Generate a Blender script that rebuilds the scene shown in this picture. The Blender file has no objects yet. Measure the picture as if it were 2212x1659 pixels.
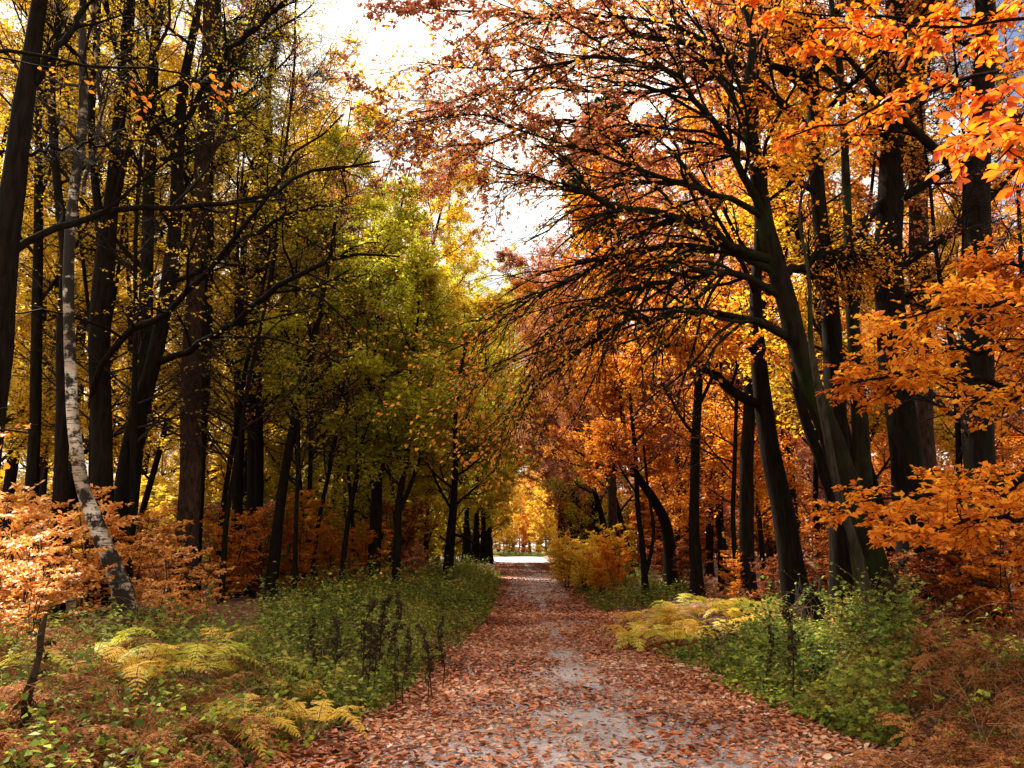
import bpy, math
import numpy as np
from mathutils import Vector

S = bpy.context.scene
R = math.radians
# ------------------------------------------------------------------ camera
CAMZ = 1.6
PITCH = R(11.5)
FP = 28.0 / 36.0 * 2212.0           # focal length in units of the 2212 px wide view used for reading positions
cam_d = bpy.data.cameras.new("camera")
cam_d.lens = 28.0
cam_d.sensor_width = 36.0
cam_d.clip_start = 0.05
cam_d.clip_end = 2000.0
cam = bpy.data.objects.new("camera", cam_d)
S.collection.objects.link(cam)
cam.location = (0, 0, CAMZ)
cam.rotation_euler = (R(90) + PITCH, 0, 0)
S.camera = cam
S.render.resolution_x, S.render.resolution_y = 1024, 768

# ------------------------------------------------------------------ sky and sun
SUN_EL, SUN_AZ = R(50), R(-45)       # azimuth measured from +Y towards +X
w = bpy.data.worlds.new("World")
S.world = w
w.use_nodes = True
nt = w.node_tree
bg = nt.nodes["Background"]
sky = nt.nodes.new("ShaderNodeTexSky")
sky.sky_type = 'NISHITA'
sky.sun_disc = False
sky.sun_elevation = SUN_EL
sky.sun_rotation = SUN_AZ
sky.dust_density = 3.0
tc = nt.nodes.new("ShaderNodeTexCoord")
cn = nt.nodes.new("ShaderNodeTexNoise")
cn.inputs["Scale"].default_value = 2.6
cn.inputs["Detail"].default_value = 6.0
nt.links.new(tc.outputs["Generated"], cn.inputs["Vector"])
cr = nt.nodes.new("ShaderNodeValToRGB")
cr.color_ramp.elements[0].position = 0.36
cr.color_ramp.elements[1].position = 0.52
nt.links.new(cn.outputs["Fac"], cr.inputs["Fac"])
mx = nt.nodes.new("ShaderNodeMixRGB")
mx.inputs["Color2"].default_value = (13.0, 12.2, 10.8, 1)
nt.links.new(cr.outputs["Color"], mx.inputs["Fac"])
nt.links.new(sky.outputs["Color"], mx.inputs["Color1"])
nt.links.new(mx.outputs["Color"], bg.inputs["Color"])
bg.inputs["Strength"].default_value = 0.046

sun_d = bpy.data.lights.new("sun", 'SUN')
sun_d.energy = 5.0
sun_d.angle = R(4)
sun_d.color = (1.0, 0.93, 0.80)
sun = bpy.data.objects.new("sun", sun_d)
S.collection.objects.link(sun)
sd = Vector((math.sin(SUN_AZ) * math.cos(SUN_EL), math.cos(SUN_AZ) * math.cos(SUN_EL), math.sin(SUN_EL)))
sun.rotation_euler = sd.to_track_quat('Z', 'Y').to_euler()
sun.location = sd * 60

S.view_settings.view_transform = 'Standard'
S.view_settings.look = 'None'
S.view_settings.gamma = 1.0
S.view_settings.exposure = 1.9
S.view_settings.use_curve_mapping = False
cy = S.cycles
cy.max_bounces = 5
cy.diffuse_bounces = 2
cy.glossy_bounces = 1
cy.transmission_bounces = 2
cy.transparent_max_bounces = 4
cy.use_denoising = True
cy.sample_clamp_indirect = 6.0

# ------------------------------------------------------------------ node materials
MATS = {}

def newmat(name):
    m = bpy.data.materials.new(name)
    m.use_nodes = True
    for n in list(m.node_tree.nodes):
        m.node_tree.nodes.remove(n)
    out = m.node_tree.nodes.new("ShaderNodeOutputMaterial")
    MATS[name] = m
    return m, m.node_tree, out

def ramp(nt, stops, interp='LINEAR'):
    r = nt.nodes.new("ShaderNodeValToRGB")
    cr = r.color_ramp
    cr.interpolation = interp
    while len(cr.elements) < len(stops):
        cr.elements.new(0.5)
    for e, (p, c) in zip(cr.elements, stops):
        e.position = p
        e.color = (c[0], c[1], c[2], 1)
    return r

def math_n(nt, op, a, b, clamp=False):
    n = nt.nodes.new("ShaderNodeMath")
    n.operation = op
    n.use_clamp = clamp
    for i, v in enumerate((a, b)):
        if isinstance(v, (int, float)):
            n.inputs[i].default_value = v
        else:
            nt.links.new(v, n.inputs[i])
    return n.outputs[0]

def noise(nt, scale, detail=3.0, vec=None, rough=0.5):
    n = nt.nodes.new("ShaderNodeTexNoise")
    n.inputs["Scale"].default_value = scale
    n.inputs["Detail"].default_value = detail
    n.inputs["Roughness"].default_value = rough
    if vec is not None:
        nt.links.new(vec, n.inputs["Vector"])
    return n

def leaf_mat(name, cols, transl=0.55, clump=0.35, rough=0.5, spec=0.35, tw=0.9):
    """cols: list of linear colours; picked by a random value per leaf and a soft clump noise."""
    m, nt, out = newmat(name)
    geo = nt.nodes.new("ShaderNodeNewGeometry")
    tc = nt.nodes.new("ShaderNodeTexCoord")
    oi = nt.nodes.new("ShaderNodeObjectInfo")
    ns = noise(nt, clump, 2.0, tc.outputs["Object"])
    a = math_n(nt, 'MULTIPLY', geo.outputs["Random Per Island"], 0.62)
    b = math_n(nt, 'MULTIPLY', math_n(nt, 'SUBTRACT', ns.outputs["Fac"], 0.5), 1.5)
    c = math_n(nt, 'MULTIPLY', math_n(nt, 'SUBTRACT', oi.outputs["Random"], 0.5), 0.22)
    f = math_n(nt, 'ADD', math_n(nt, 'ADD', math_n(nt, 'ADD', a, b), c), 0.19, True)
    n = len(cols)
    r = ramp(nt, [(i / (n - 1), c) for i, c in enumerate(cols)])
    nt.links.new(f, r.inputs["Fac"])
    p = nt.nodes.new("ShaderNodeBsdfPrincipled")
    p.inputs["Roughness"].default_value = rough
    p.inputs["Specular IOR Level"].default_value = spec
    nt.links.new(r.outputs["Color"], p.inputs["Base Color"])
    t = nt.nodes.new("ShaderNodeBsdfTranslucent")
    nt.links.new(r.outputs["Color"], t.inputs["Color"])
    mixs = nt.nodes.new("ShaderNodeMixShader")
    mixs.inputs[0].default_value = transl
    nt.links.new(p.outputs[0], mixs.inputs[1])
    nt.links.new(t.outputs[0], mixs.inputs[2])
    nt.links.new(mixs.outputs[0], out.inputs[0])
    return m

def bark_mat(name, c1, c2, c3=None, scale=6.0, stretch=0.18, bump=0.5, rough=0.85):
    m, nt, out = newmat(name)
    tc = nt.nodes.new("ShaderNodeTexCoord")
    mp = nt.nodes.new("ShaderNodeMapping")
    mp.inputs["Scale"].default_value = (1, 1, stretch)
    nt.links.new(tc.outputs["Object"], mp.inputs["Vector"])
    n1 = noise(nt, scale * 3, 6.0, mp.outputs[0], 0.65)
    r = ramp(nt, [(0.35, c1), (0.65, c2)])
    nt.links.new(n1.outputs["Fac"], r.inputs["Fac"])
    col = r.outputs["Color"]
    if c3 is not None:                       # patches of moss or lichen
        n2 = noise(nt, 1.7, 4.0, tc.outputs["Object"], 0.6)
        r2 = ramp(nt, [(0.50, (0, 0, 0)), (0.62, (1, 1, 1))])
        nt.links.new(n2.outputs["Fac"], r2.inputs["Fac"])
        mm = nt.nodes.new("ShaderNodeMixRGB")
        mm.inputs["Color2"].default_value = (*c3, 1)
        nt.links.new(r2.outputs["Color"], mm.inputs["Fac"])
        nt.links.new(col, mm.inputs["Color1"])
        col = mm.outputs[0]
    p = nt.nodes.new("ShaderNodeBsdfPrincipled")
    p.inputs["Roughness"].default_value = rough
    p.inputs["Specular IOR Level"].default_value = 0.03
    nt.links.new(col, p.inputs["Base Color"])
    bp = nt.nodes.new("ShaderNodeBump")
    bp.inputs["Strength"].default_value = bump
    bp.inputs["Distance"].default_value = 0.03
    nt.links.new(n1.outputs["Fac"], bp.inputs["Height"])
    nt.links.new(bp.outputs[0], p.inputs["Normal"])
    nt.links.new(p.outputs[0], out.inputs[0])
    return m

def birch_mat(name):
    m, nt, out = newmat(name)
    tc = nt.nodes.new("ShaderNodeTexCoord")
    mp = nt.nodes.new("ShaderNodeMapping")
    mp.inputs["Scale"].default_value = (1, 1, 7.0)
    nt.links.new(tc.outputs["Object"], mp.inputs["Vector"])
    lent = noise(nt, 5.0, 3.0, mp.outputs[0], 0.6)                 # short dark cross lines
    patch = noise(nt, 4.2, 6.0, tc.outputs["Object"], 0.68)        # rough black patches
    tone = noise(nt, 1.1, 2.0, tc.outputs["Object"], 0.5)
    sep = nt.nodes.new("ShaderNodeSeparateXYZ")
    nt.links.new(tc.outputs["Object"], sep.inputs[0])
    zr = ramp(nt, [(0.0, (0.20,) * 3), (0.10, (0.13,) * 3), (0.2, (0.08,) * 3), (0.30, (0.05,) * 3), (0.42, (0.08,) * 3), (0.55, (0.15,) * 3), (1.0, (0.17,) * 3)])
    nt.links.new(math_n(nt, 'MULTIPLY', sep.outputs["Z"], 0.1, True), zr.inputs["Fac"])
    f = math_n(nt, 'SUBTRACT', patch.outputs["Fac"], zr.outputs["Color"])
    base = ramp(nt, [(0.3, (0.12, 0.09, 0.06)), (0.5, (0.32, 0.26, 0.19)), (0.66, (0.58, 0.52, 0.43))])
    nt.links.new(tone.outputs["Fac"], base.inputs["Fac"])
    lr = ramp(nt, [(0.38, (0.12, 0.09, 0.06)), (0.46, (1, 1, 1))])
    nt.links.new(lent.outputs["Fac"], lr.inputs["Fac"])
    m1 = nt.nodes.new("ShaderNodeMixRGB")
    m1.blend_type = 'MULTIPLY'
    m1.inputs["Fac"].default_value = 1.0
    nt.links.new(base.outputs["Color"], m1.inputs["Color1"])
    nt.links.new(lr.outputs["Color"], m1.inputs["Color2"])
    pr = ramp(nt, [(0.385, (0, 0, 0)), (0.46, (1, 1, 1))])
    nt.links.new(f, pr.inputs["Fac"])
    m2 = nt.nodes.new("ShaderNodeMixRGB")
    m2.inputs["Color1"].default_value = (0.016, 0.011, 0.007, 1)
    nt.links.new(pr.outputs["Color"], m2.inputs["Fac"])
    nt.links.new(m1.outputs[0], m2.inputs["Color2"])
    p = nt.nodes.new("ShaderNodeBsdfPrincipled")
    p.inputs["Roughness"].default_value = 0.75
    p.inputs["Specular IOR Level"].default_value = 0.15
    nt.links.new(m2.outputs[0], p.inputs["Base Color"])
    bp = nt.nodes.new("ShaderNodeBump")
    bp.inputs["Strength"].default_value = 0.9
    bp.inputs["Distance"].default_value = 0.03
    nt.links.new(f, bp.inputs["Height"])
    nt.links.new(bp.outputs[0], p.inputs["Normal"])
    nt.links.new(p.outputs[0], out.inputs[0])
    return m

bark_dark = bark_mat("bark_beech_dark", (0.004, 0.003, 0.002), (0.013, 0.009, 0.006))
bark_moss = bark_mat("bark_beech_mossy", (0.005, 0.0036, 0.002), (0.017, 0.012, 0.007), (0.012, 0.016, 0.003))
bark_grey = bark_mat("bark_beech_grey", (0.010, 0.008, 0.006), (0.055, 0.042, 0.028), (0.016, 0.020, 0.006), scale=7, bump=0.9)
bark_pine = bark_mat("bark_pine", (0.010, 0.006, 0.004), (0.05, 0.028, 0.019), None, scale=5, stretch=0.35, bump=0.9)
bark_birch = birch_mat("bark_birch")
twig_grey = bark_mat("bark_twig", (0.010, 0.007, 0.006), (0.035, 0.024, 0.020), None, scale=8, bump=0.0)
stalk_dark = bark_mat("dead_stalk", (0.020, 0.012, 0.007), (0.05, 0.03, 0.016), None, scale=12, bump=0.2)
stalk_brown = bark_mat("fern_stalk", (0.10, 0.045, 0.018), (0.22, 0.11, 0.045), None, scale=12, bump=0.1)

L_ORANGE = leaf_mat("leaf_orange", [(0.30, 0.06, 0.012), (0.58, 0.15, 0.012), (0.76, 0.25, 0.015), (0.82, 0.38, 0.025), (0.66, 0.24, 0.08)])
L_GOLD = leaf_mat("leaf_gold", [(0.52, 0.12, 0.012), (0.78, 0.22, 0.012), (0.86, 0.32, 0.018), (0.86, 0.41, 0.03), (0.78, 0.22, 0.03)], transl=0.6)
L_RUSSET = leaf_mat("leaf_russet", [(0.16, 0.05, 0.03), (0.34, 0.11, 0.06), (0.46, 0.17, 0.09), (0.62, 0.18, 0.04), (0.44, 0.20, 0.14)])
L_SHADED = leaf_mat("leaf_shaded_orange", [(0.10, 0.022, 0.008), (0.24, 0.055, 0.014), (0.40, 0.10, 0.02), (0.56, 0.17, 0.025)])  # darker orange palette: the understorey's shade is put into the leaf colour
L_LIT = leaf_mat("leaf_lit_yellow", [(0.70, 0.32, 0.015), (0.84, 0.46, 0.02), (0.88, 0.56, 0.04), (0.88, 0.60, 0.08), (0.85, 0.40, 0.02)], transl=0.5, clump=1.0)  # lighter yellow palette: leaf colour raised to look lit where shrubs stand shaded
L_BRIGHT = leaf_mat("leaf_bright_orange", [(0.32, 0.05, 0.008), (0.66, 0.10, 0.008), (0.80, 0.17, 0.008), (0.84, 0.27, 0.012), (0.55, 0.09, 0.01)], transl=0.55, clump=1.5, spec=0.5)
L_YELLOW = leaf_mat("leaf_yellow", [(0.42, 0.22, 0.012), (0.66, 0.36, 0.012), (0.80, 0.48, 0.02), (0.74, 0.52, 0.05), (0.80, 0.34, 0.02)])
L_OLIVE = leaf_mat("leaf_olive", [(0.24, 0.17, 0.012), (0.46, 0.32, 0.015), (0.62, 0.44, 0.02), (0.68, 0.50, 0.03), (0.72, 0.32, 0.02)])
L_GREEN = leaf_mat("leaf_green", [(0.20, 0.18, 0.015), (0.42, 0.38, 0.02), (0.60, 0.54, 0.03), (0.68, 0.60, 0.04), (0.72, 0.44, 0.03)])
L_DARKGREEN = leaf_mat("leaf_darkgreen", [(0.015, 0.03, 0.012), (0.03, 0.055, 0.018), (0.06, 0.09, 0.025), (0.10, 0.12, 0.04)], transl=0.25)
L_PINK = leaf_mat("leaf_pale_orange", [(0.62, 0.18, 0.025), (0.84, 0.33, 0.04), (0.88, 0.44, 0.09), (0.88, 0.42, 0.16), (0.88, 0.46, 0.03)], transl=0.4, spec=0.6)
L_NETTLE = leaf_mat("leaf_nettle", [(0.02, 0.035, 0.008), (0.07, 0.10, 0.016), (0.17, 0.21, 0.03), (0.30, 0.30, 0.04), (0.36, 0.24, 0.04)], transl=0.35, clump=0.8, spec=0.10, rough=0.7)
L_BRAMBLE = leaf_mat("leaf_bramble", [(0.02, 0.035, 0.010), (0.07, 0.11, 0.016), (0.17, 0.22, 0.028), (0.32, 0.33, 0.045), (0.30, 0.16, 0.04)], transl=0.35, clump=0.9, spec=0.10, rough=0.7)
L_LIME = leaf_mat("leaf_lime", [(0.12, 0.18, 0.02), (0.28, 0.36, 0.03), (0.46, 0.50, 0.04), (0.56, 0.50, 0.05)], transl=0.45, clump=2.0, spec=0.5)
L_FERN_Y = leaf_mat("fern_yellow", [(0.40, 0.19, 0.03), (0.76, 0.44, 0.04), (0.84, 0.56, 0.07), (0.70, 0.52, 0.04)], transl=0.4, clump=2.0)
L_FERN_G = leaf_mat("fern_lime", [(0.40, 0.42, 0.03), (0.55, 0.52, 0.04), (0.66, 0.56, 0.06), (0.70, 0.50, 0.05)], transl=0.4, clump=2.0)
L_FERN_B = leaf_mat("fern_brown", [(0.05, 0.016, 0.008), (0.16, 0.05, 0.018), (0.32, 0.11, 0.03), (0.46, 0.19, 0.055), (0.36, 0.13, 0.05)], spec=0.1, rough=0.8, transl=0.35, clump=1.2)
L_LITTER = leaf_mat("fallen_leaf", [(0.045, 0.012, 0.006), (0.20, 0.048, 0.018), (0.40, 0.11, 0.038), (0.52, 0.19, 0.080), (0.58, 0.29, 0.16), (0.68, 0.47, 0.33)], transl=0.15, clump=0.5, rough=0.55, spec=0.3)
L_LITTER_P = leaf_mat("fallen_leaf_pale", [(0.30, 0.12, 0.06), (0.50, 0.26, 0.15), (0.66, 0.44, 0.30), (0.72, 0.56, 0.42)], transl=0.15, clump=0.5, rough=0.5)
L_LITTER_O = leaf_mat("fallen_leaf_orange", [(0.30, 0.06, 0.012), (0.55, 0.13, 0.02), (0.66, 0.24, 0.04), (0.60, 0.34, 0.08)], transl=0.2, clump=0.5, rough=0.4)

def vnoise(x, y, s, seed=0):
    """smooth value noise, vectorised"""
    x = np.asarray(x, float) * s + seed * 17.3
    y = np.asarray(y, float) * s + seed * 9.1
    xi, yi = np.floor(x), np.floor(y)
    fx, fy = x - xi, y - yi
    fx = fx * fx * (3 - 2 * fx)
    fy = fy * fy * (3 - 2 * fy)
    def h(a, b):
        v = np.sin(a * 127.1 + b * 311.7 + seed * 3.7) * 43758.5453
        return v - np.floor(v)
    return (h(xi, yi) * (1 - fx) + h(xi + 1, yi) * fx) * (1 - fy) + (h(xi, yi + 1) * (1 - fx) + h(xi + 1, yi + 1) * fx) * fy

# ------------------------------------------------------------------ mesh helpers
def unit(a):
    return a / (np.linalg.norm(a, axis=-1, keepdims=True) + 1e-9)

class Geo:
    """collects quads"""
    def __init__(self):
        self.v, self.f, self.n = [], [], 0
        self.smooth = True
    def add(self, v, f):
        v = np.asarray(v, dtype=np.float32).reshape(-1, 3)
        self.v.append(v)
        self.f.append(np.asarray(f, dtype=np.int32) + self.n)
        self.n += len(v)
        return self
    def mesh(self, name, mat, smooth=True):
        me = bpy.data.meshes.new(name)
        if not self.v:
            return me
        v = np.concatenate(self.v)
        f = np.concatenate(self.f)
        me.vertices.add(len(v))
        me.vertices.foreach_set("co", v.ravel())
        me.loops.add(f.size)
        me.loops.foreach_set("vertex_index", f.ravel())
        me.polygons.add(len(f))
        me.polygons.foreach_set("loop_start", np.arange(0, f.size, 4, dtype=np.int32))
        me.polygons.foreach_set("loop_total", np.full(len(f), 4, dtype=np.int32))
        if smooth:
            me.polygons.foreach_set("use_smooth", np.ones(len(f), dtype=bool))
        me.update(calc_edges=True)
        me.materials.append(mat)
        return me

def link(name, data, parent=None):
    o = bpy.data.objects.new(name, data)
    S.collection.objects.link(o)
    if parent is not None:
        o.parent = parent
    return o

def tag(o, label=None, cat=None, group=None, kind=None):
    if label: o["label"] = label
    if cat: o["category"] = cat
    if group: o["group"] = group
    if kind: o["kind"] = kind
    return o

def tubes(geo, P, Rr, sides=3, rough=0.0, rng=None):
    """P (M,K,3) centre lines, Rr (M,K) radii"""
    P = np.asarray(P, float)
    M, K, _ = P.shape
    if M == 0:
        return
    T = unit(np.gradient(P, axis=1))
    mean = unit(P[:, -1] - P[:, 0])
    ref = np.where(np.abs(mean[:, 2:3]) > 0.8, np.array([[1.0, 0.13, 0]]), np.array([[0.05, 0.1, 1.0]]))
    U = unit(ref[:, None, :] - (T * ref[:, None, :]).sum(-1, keepdims=True) * T)
    W = np.cross(T, U)
    a = np.arange(sides) * 2 * np.pi / sides
    rad = Rr[:, :, None] * np.ones((1, 1, sides))
    if rough > 0:
        s = np.linspace(0, 1, K)[None, :, None]
        ph = rng.uniform(0, 6.28, (6, M, 1, 1))
        L = np.linalg.norm(P[:, -1] - P[:, 0], axis=-1)[:, None, None]
        aa = a[None, None, :]
        wv = (np.sin(2 * aa + ph[0] + s * L * 0.9) + 0.7 * np.sin(3 * aa + ph[1] - s * L * 1.7) + 0.5 * np.sin(5 * aa + ph[2] + s * L * 2.6)
              + 0.6 * np.sin(s * L * 3.1 + ph[3] + aa) + 0.4 * np.sin(s * L * 6.3 + ph[4] - 2 * aa))
        rad = rad * (1 + rough * wv)
    V = P[:, :, None, :] + rad[..., None] * (np.cos(a)[None, None, :, None] * U[:, :, None, :] + np.sin(a)[None, None, :, None] * W[:, :, None, :])
    m = np.arange(M)[:, None, None] * K * sides
    k = np.arange(K - 1)[None, :, None] * sides
    j = np.arange(sides)[None, None, :]
    j2 = (j + 1) % sides
    F = np.stack([m + k + j, m + k + j2, m + k + sides + j2, m + k + sides + j], -1).reshape(-1, 4)
    geo.add(V, F)

def resample(pts, n):
    """Catmull-Rom through (N, d) points, n samples evenly spread over the knots' arc length"""
    p = np.asarray(pts, float)
    if len(p) == 2:
        t = np.linspace(0, 1, n)[:, None]
        return p[0] * (1 - t) + p[1] * t
    e = np.vstack([2 * p[0] - p[1], p, 2 * p[-1] - p[-2]])
    out = []
    for i in range(1, len(e) - 2):
        t = np.linspace(0, 1, 16, endpoint=False)[:, None]
        a, b, c, d = e[i - 1], e[i], e[i + 1], e[i + 2]
        out.append(0.5 * ((2 * b) + (c - a) * t + (2 * a - 5 * b + 4 * c - d) * t ** 2 + (3 * b - a - 3 * c + d) * t ** 3))
    out.append(p[-1:])
    q = np.vstack(out)
    s = np.r_[0, np.cumsum(np.linalg.norm(np.diff(q[:, :3], axis=0), axis=1))]
    ss = np.linspace(0, s[-1], n)
    return np.stack([np.interp(ss, s, q[:, k]) for k in range(q.shape[1])], 1)

def sample_at(P, Rr, idx, t):
    K = P.shape[1]
    x = t * (K - 1)
    i = np.clip(x.astype(int), 0, K - 2)
    f = (x - i)[:, None]
    a, b = P[idx, i], P[idx, i + 1]
    r = Rr[idx, i] * (1 - f[:, 0]) + Rr[idx, i + 1] * f[:, 0]
    return a * (1 - f) + b * f, unit(b - a), r

def children(rng, P, Rr, n, t0=0.2, t1=1.0, ang=(35, 60), length=(0.3, 0.6), K=6, flat=0.6, up=0.0, wob=0.12,
             rr=0.55, absolute=False, taper=0.3, shrink=0.6, rmax=9, bias=None):
    M = len(P)
    if M == 0:
        return np.zeros((0, K, 3)), np.zeros((0, K))
    idx = np.repeat(np.arange(M), n)
    N = len(idx)
    t = (np.tile(np.arange(n), M) + rng.uniform(0, 1, N)) / n
    t = t0 + (t1 - t0) * t
    pos, d, r = sample_at(P, Rr, idx, t)
    side = unit(rng.normal(size=(N, 3)))
    side -= (side * d).sum(-1, keepdims=True) * d
    side = unit(side)
    side[:, 2] *= flat
    if bias is not None:
        side = side + np.asarray(bias)
    side = unit(side)
    a = np.radians(rng.uniform(ang[0], ang[1], N))[:, None]
    d0 = unit(np.cos(a) * d + np.sin(a) * side)
    plen = np.linalg.norm(np.diff(P, axis=1), axis=-1).sum(1)[idx]
    L = rng.uniform(length[0], length[1], N) * (1.0 if absolute else plen) * (1 - shrink * (t - t0) / max(1e-6, (t1 - t0)))
    step = (L / (K - 1))[:, None]
    pts = [pos]
    dd = d0
    for k in range(K - 1):
        dd = dd + rng.normal(size=(N, 3)) * wob
        dd[:, 2] += up / (K - 1)
        dd = unit(dd)
        pts.append(pts[-1] + dd * step)
    C = np.stack(pts, 1)
    r0 = np.minimum(r * rr, rmax)
    CR = r0[:, None] * np.linspace(1, taper, K)[None, :]
    return C, CR

def leaves(geo, rng, P, n, size=0.08, t0=0.1, spread=0.5, hang=0.0, flatn=1.0, drop=0.0, wide=0.62, detail=False, jit=0.0):
    """leaves along twigs P (M,K,3): axis fans out of the twig, normal near vertical by flatn"""
    M = len(P)
    if M == 0 or n == 0:
        return
    idx = np.repeat(np.arange(M), n)
    N = len(idx)
    if drop > 0:
        keep = rng.uniform(size=N) > drop
        idx = idx[keep]
        N = len(idx)
    t = rng.uniform(t0, 1, N)
    pos, d, _ = sample_at(P, np.ones(P.shape[:2]), idx, t)
    sgn = np.where(rng.uniform(size=N) > 0.5, 1.0, -1.0)[:, None]
    upv = np.array([[0, 0, 1.0]])
    lat = unit(np.cross(d, upv + rng.normal(size=(N, 3)) * 0.15))
    ax = unit(d * rng.uniform(0.2, 1.0, (N, 1)) + sgn * lat * spread * 1.4 + rng.normal(size=(N, 3)) * 0.30 + np.array([[0, 0, -hang]]))
    nrm = upv * flatn + rng.normal(size=(N, 3)) * 0.55
    nrm = unit(nrm - (nrm * ax).sum(-1, keepdims=True) * ax)
    b = np.cross(nrm, ax)
    L = size * rng.uniform(0.6, 1.25, (N, 1))
    Wd = L * wide * rng.uniform(0.75, 1.15, (N, 1))
    if jit > 0:
        pos = pos + rng.normal(size=(N, 3)) * jit
    if not detail:
        v = np.stack([pos, pos + ax * L * 0.48 + b * Wd * 0.5 + nrm * L * 0.10, pos + ax * L - nrm * L * 0.05,
                      pos + ax * L * 0.48 - b * Wd * 0.5 + nrm * L * 0.10], 1)
        f = np.arange(N)[:, None] * 4 + np.arange(4)[None]
    else:
        ts = [0.0, 0.22, 0.5, 0.78]
        ws = [0.06, 0.40, 0.5, 0.30]
        c = rng.uniform(-0.12, 0.22, (N, 1))
        vs = []
        for tt, ww in zip(ts, ws):
            base = pos + ax * L * tt - nrm * L * c * (tt ** 2)
            vs += [base + b * Wd * ww + nrm * Wd * 0.16 * (ww > 0.1), base, base - b * Wd * ww + nrm * Wd * 0.16 * (ww > 0.1)]
        vs += [pos + ax * L - nrm * L * c] * 1
        v = np.stack(vs, 1)          # 13 verts
        f0 = []
        for k in range(3):
            o = k * 3
            f0 += [[o, o + 1, o + 4, o + 3], [o + 1, o + 2, o + 5, o + 4]]
        f0 += [[9, 10, 12, 12], [10, 11, 12, 12]]
        f0 = f0[:6] + [[9, 10, 11, 12]]
        f = (np.arange(N)[:, None, None] * 13 + np.array(f0)[None]).reshape(-1, 4)
    geo.add(v, f)

# ------------------------------------------------------------------ terrain
def interp(y, tab):
    t = np.array(tab)
    return np.interp(y, t[:, 0], t[:, 1])

XL = [(-8, -1.9), (4, -1.75), (6.5, -1.45), (8.6, -1.05), (12.5, -0.85), (17, -0.50), (30, -0.45), (55, -0.6), (84, -0.9), (90, -2.6), (118, -3.4), (124, -0.8), (260, 0.0)]
XR = [(-8, 3.4), (4, 3.2), (6.5, 2.9), (8.6, 2.45), (10.5, 2.2), (18, 2.0), (24, 2.0), (39, 2.5), (60, 3.0), (84, 3.6), (90, 4.4), (118, 4.8), (124, 4.2), (260, 5.5)]

def gz(x, y):
    x = np.asarray(x, float)
    y = np.asarray(y, float)
    xl, xr = interp(y, XL), interp(y, XR)
    d = np.maximum(np.maximum(xl - x, x - xr), 0)
    s = np.clip(d / 2.2, 0, 1)
    s = s * s * (3 - 2 * s)
    c = 0.5 * (xl + xr)
    prof = 0.05 * np.exp(-((y - 17.5) / 2.5) ** 2) - 0.10 * np.exp(-((y - 25) / 5) ** 2) + 0.08 * np.exp(-((y - 60) / 14) ** 2)
    camber = -0.03 * np.clip(np.abs(x - c) / 2.5, 0, 1) ** 2
    return prof + camber + s * (0.14 + 0.25 * vnoise(x, y, 0.35, 1) + 0.08 * vnoise(x, y, 1.3, 2)) + np.clip((d - 12) / 60, 0, 1) * 1.2

def gz1(x, y):
    return float(gz(np.array([x]), np.array([y]))[0])

def grid_mesh(name, xs, ys, mat, dz=0.0, zfun=gz):
    X, Y = np.meshgrid(xs, ys)
    Z = zfun(X, Y) + dz
    V = np.stack([X, Y, Z], -1)
    ny, nx = X.shape
    i = np.arange(ny - 1)[:, None] * nx + np.arange(nx - 1)[None]
    F = np.stack([i, i + 1, i + nx + 1, i + nx], -1).reshape(-1, 4)
    return Geo().add(V, F).mesh(name, mat)

def ground_mat():
    m, nt, out = newmat("woodland_floor")
    tc = nt.nodes.new("ShaderNodeTexCoord")
    vo = nt.nodes.new("ShaderNodeTexVoronoi")
    vo.inputs["Scale"].default_value = 16
    nt.links.new(tc.outputs["Object"], vo.inputs["Vector"])
    sp = nt.nodes.new("ShaderNodeSeparateColor")
    nt.links.new(vo.outputs["Color"], sp.inputs[0])
    r = ramp(nt, [(0, (0.03, 0.012, 0.006)), (0.35, (0.09, 0.032, 0.014)), (0.6, (0.17, 0.06, 0.024)), (0.85, (0.26, 0.10, 0.035)), (1, (0.34, 0.16, 0.07))])
    nt.links.new(sp.outputs[0], r.inputs["Fac"])
    n = noise(nt, 0.6, 5.0, tc.outputs["Object"], 0.6)
    r2 = ramp(nt, [(0.42, (0, 0, 0)), (0.62, (1, 1, 1))])
    nt.links.new(n.outputs["Fac"], r2.inputs["Fac"])
    mm = nt.nodes.new("ShaderNodeMixRGB")
    mm.inputs["Color2"].default_value = (0.035, 0.038, 0.014, 1)
    nt.links.new(r2.outputs["Color"], mm.inputs["Fac"])
    nt.links.new(r.outputs["Color"], mm.inputs["Color1"])
    p = nt.nodes.new("ShaderNodeBsdfPrincipled")
    p.inputs["Roughness"].default_value = 0.9
    nt.links.new(mm.outputs[0], p.inputs["Base Color"])
    bp = nt.nodes.new("ShaderNodeBump")
    bp.inputs["Strength"].default_value = 0.8
    bp.inputs["Distance"].default_value = 0.03
    nt.links.new(vo.outputs["Distance"], bp.inputs["Height"])
    nt.links.new(bp.outputs[0], p.inputs["Normal"])
    nt.links.new(p.outputs[0], out.inputs[0])
    return m

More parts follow.
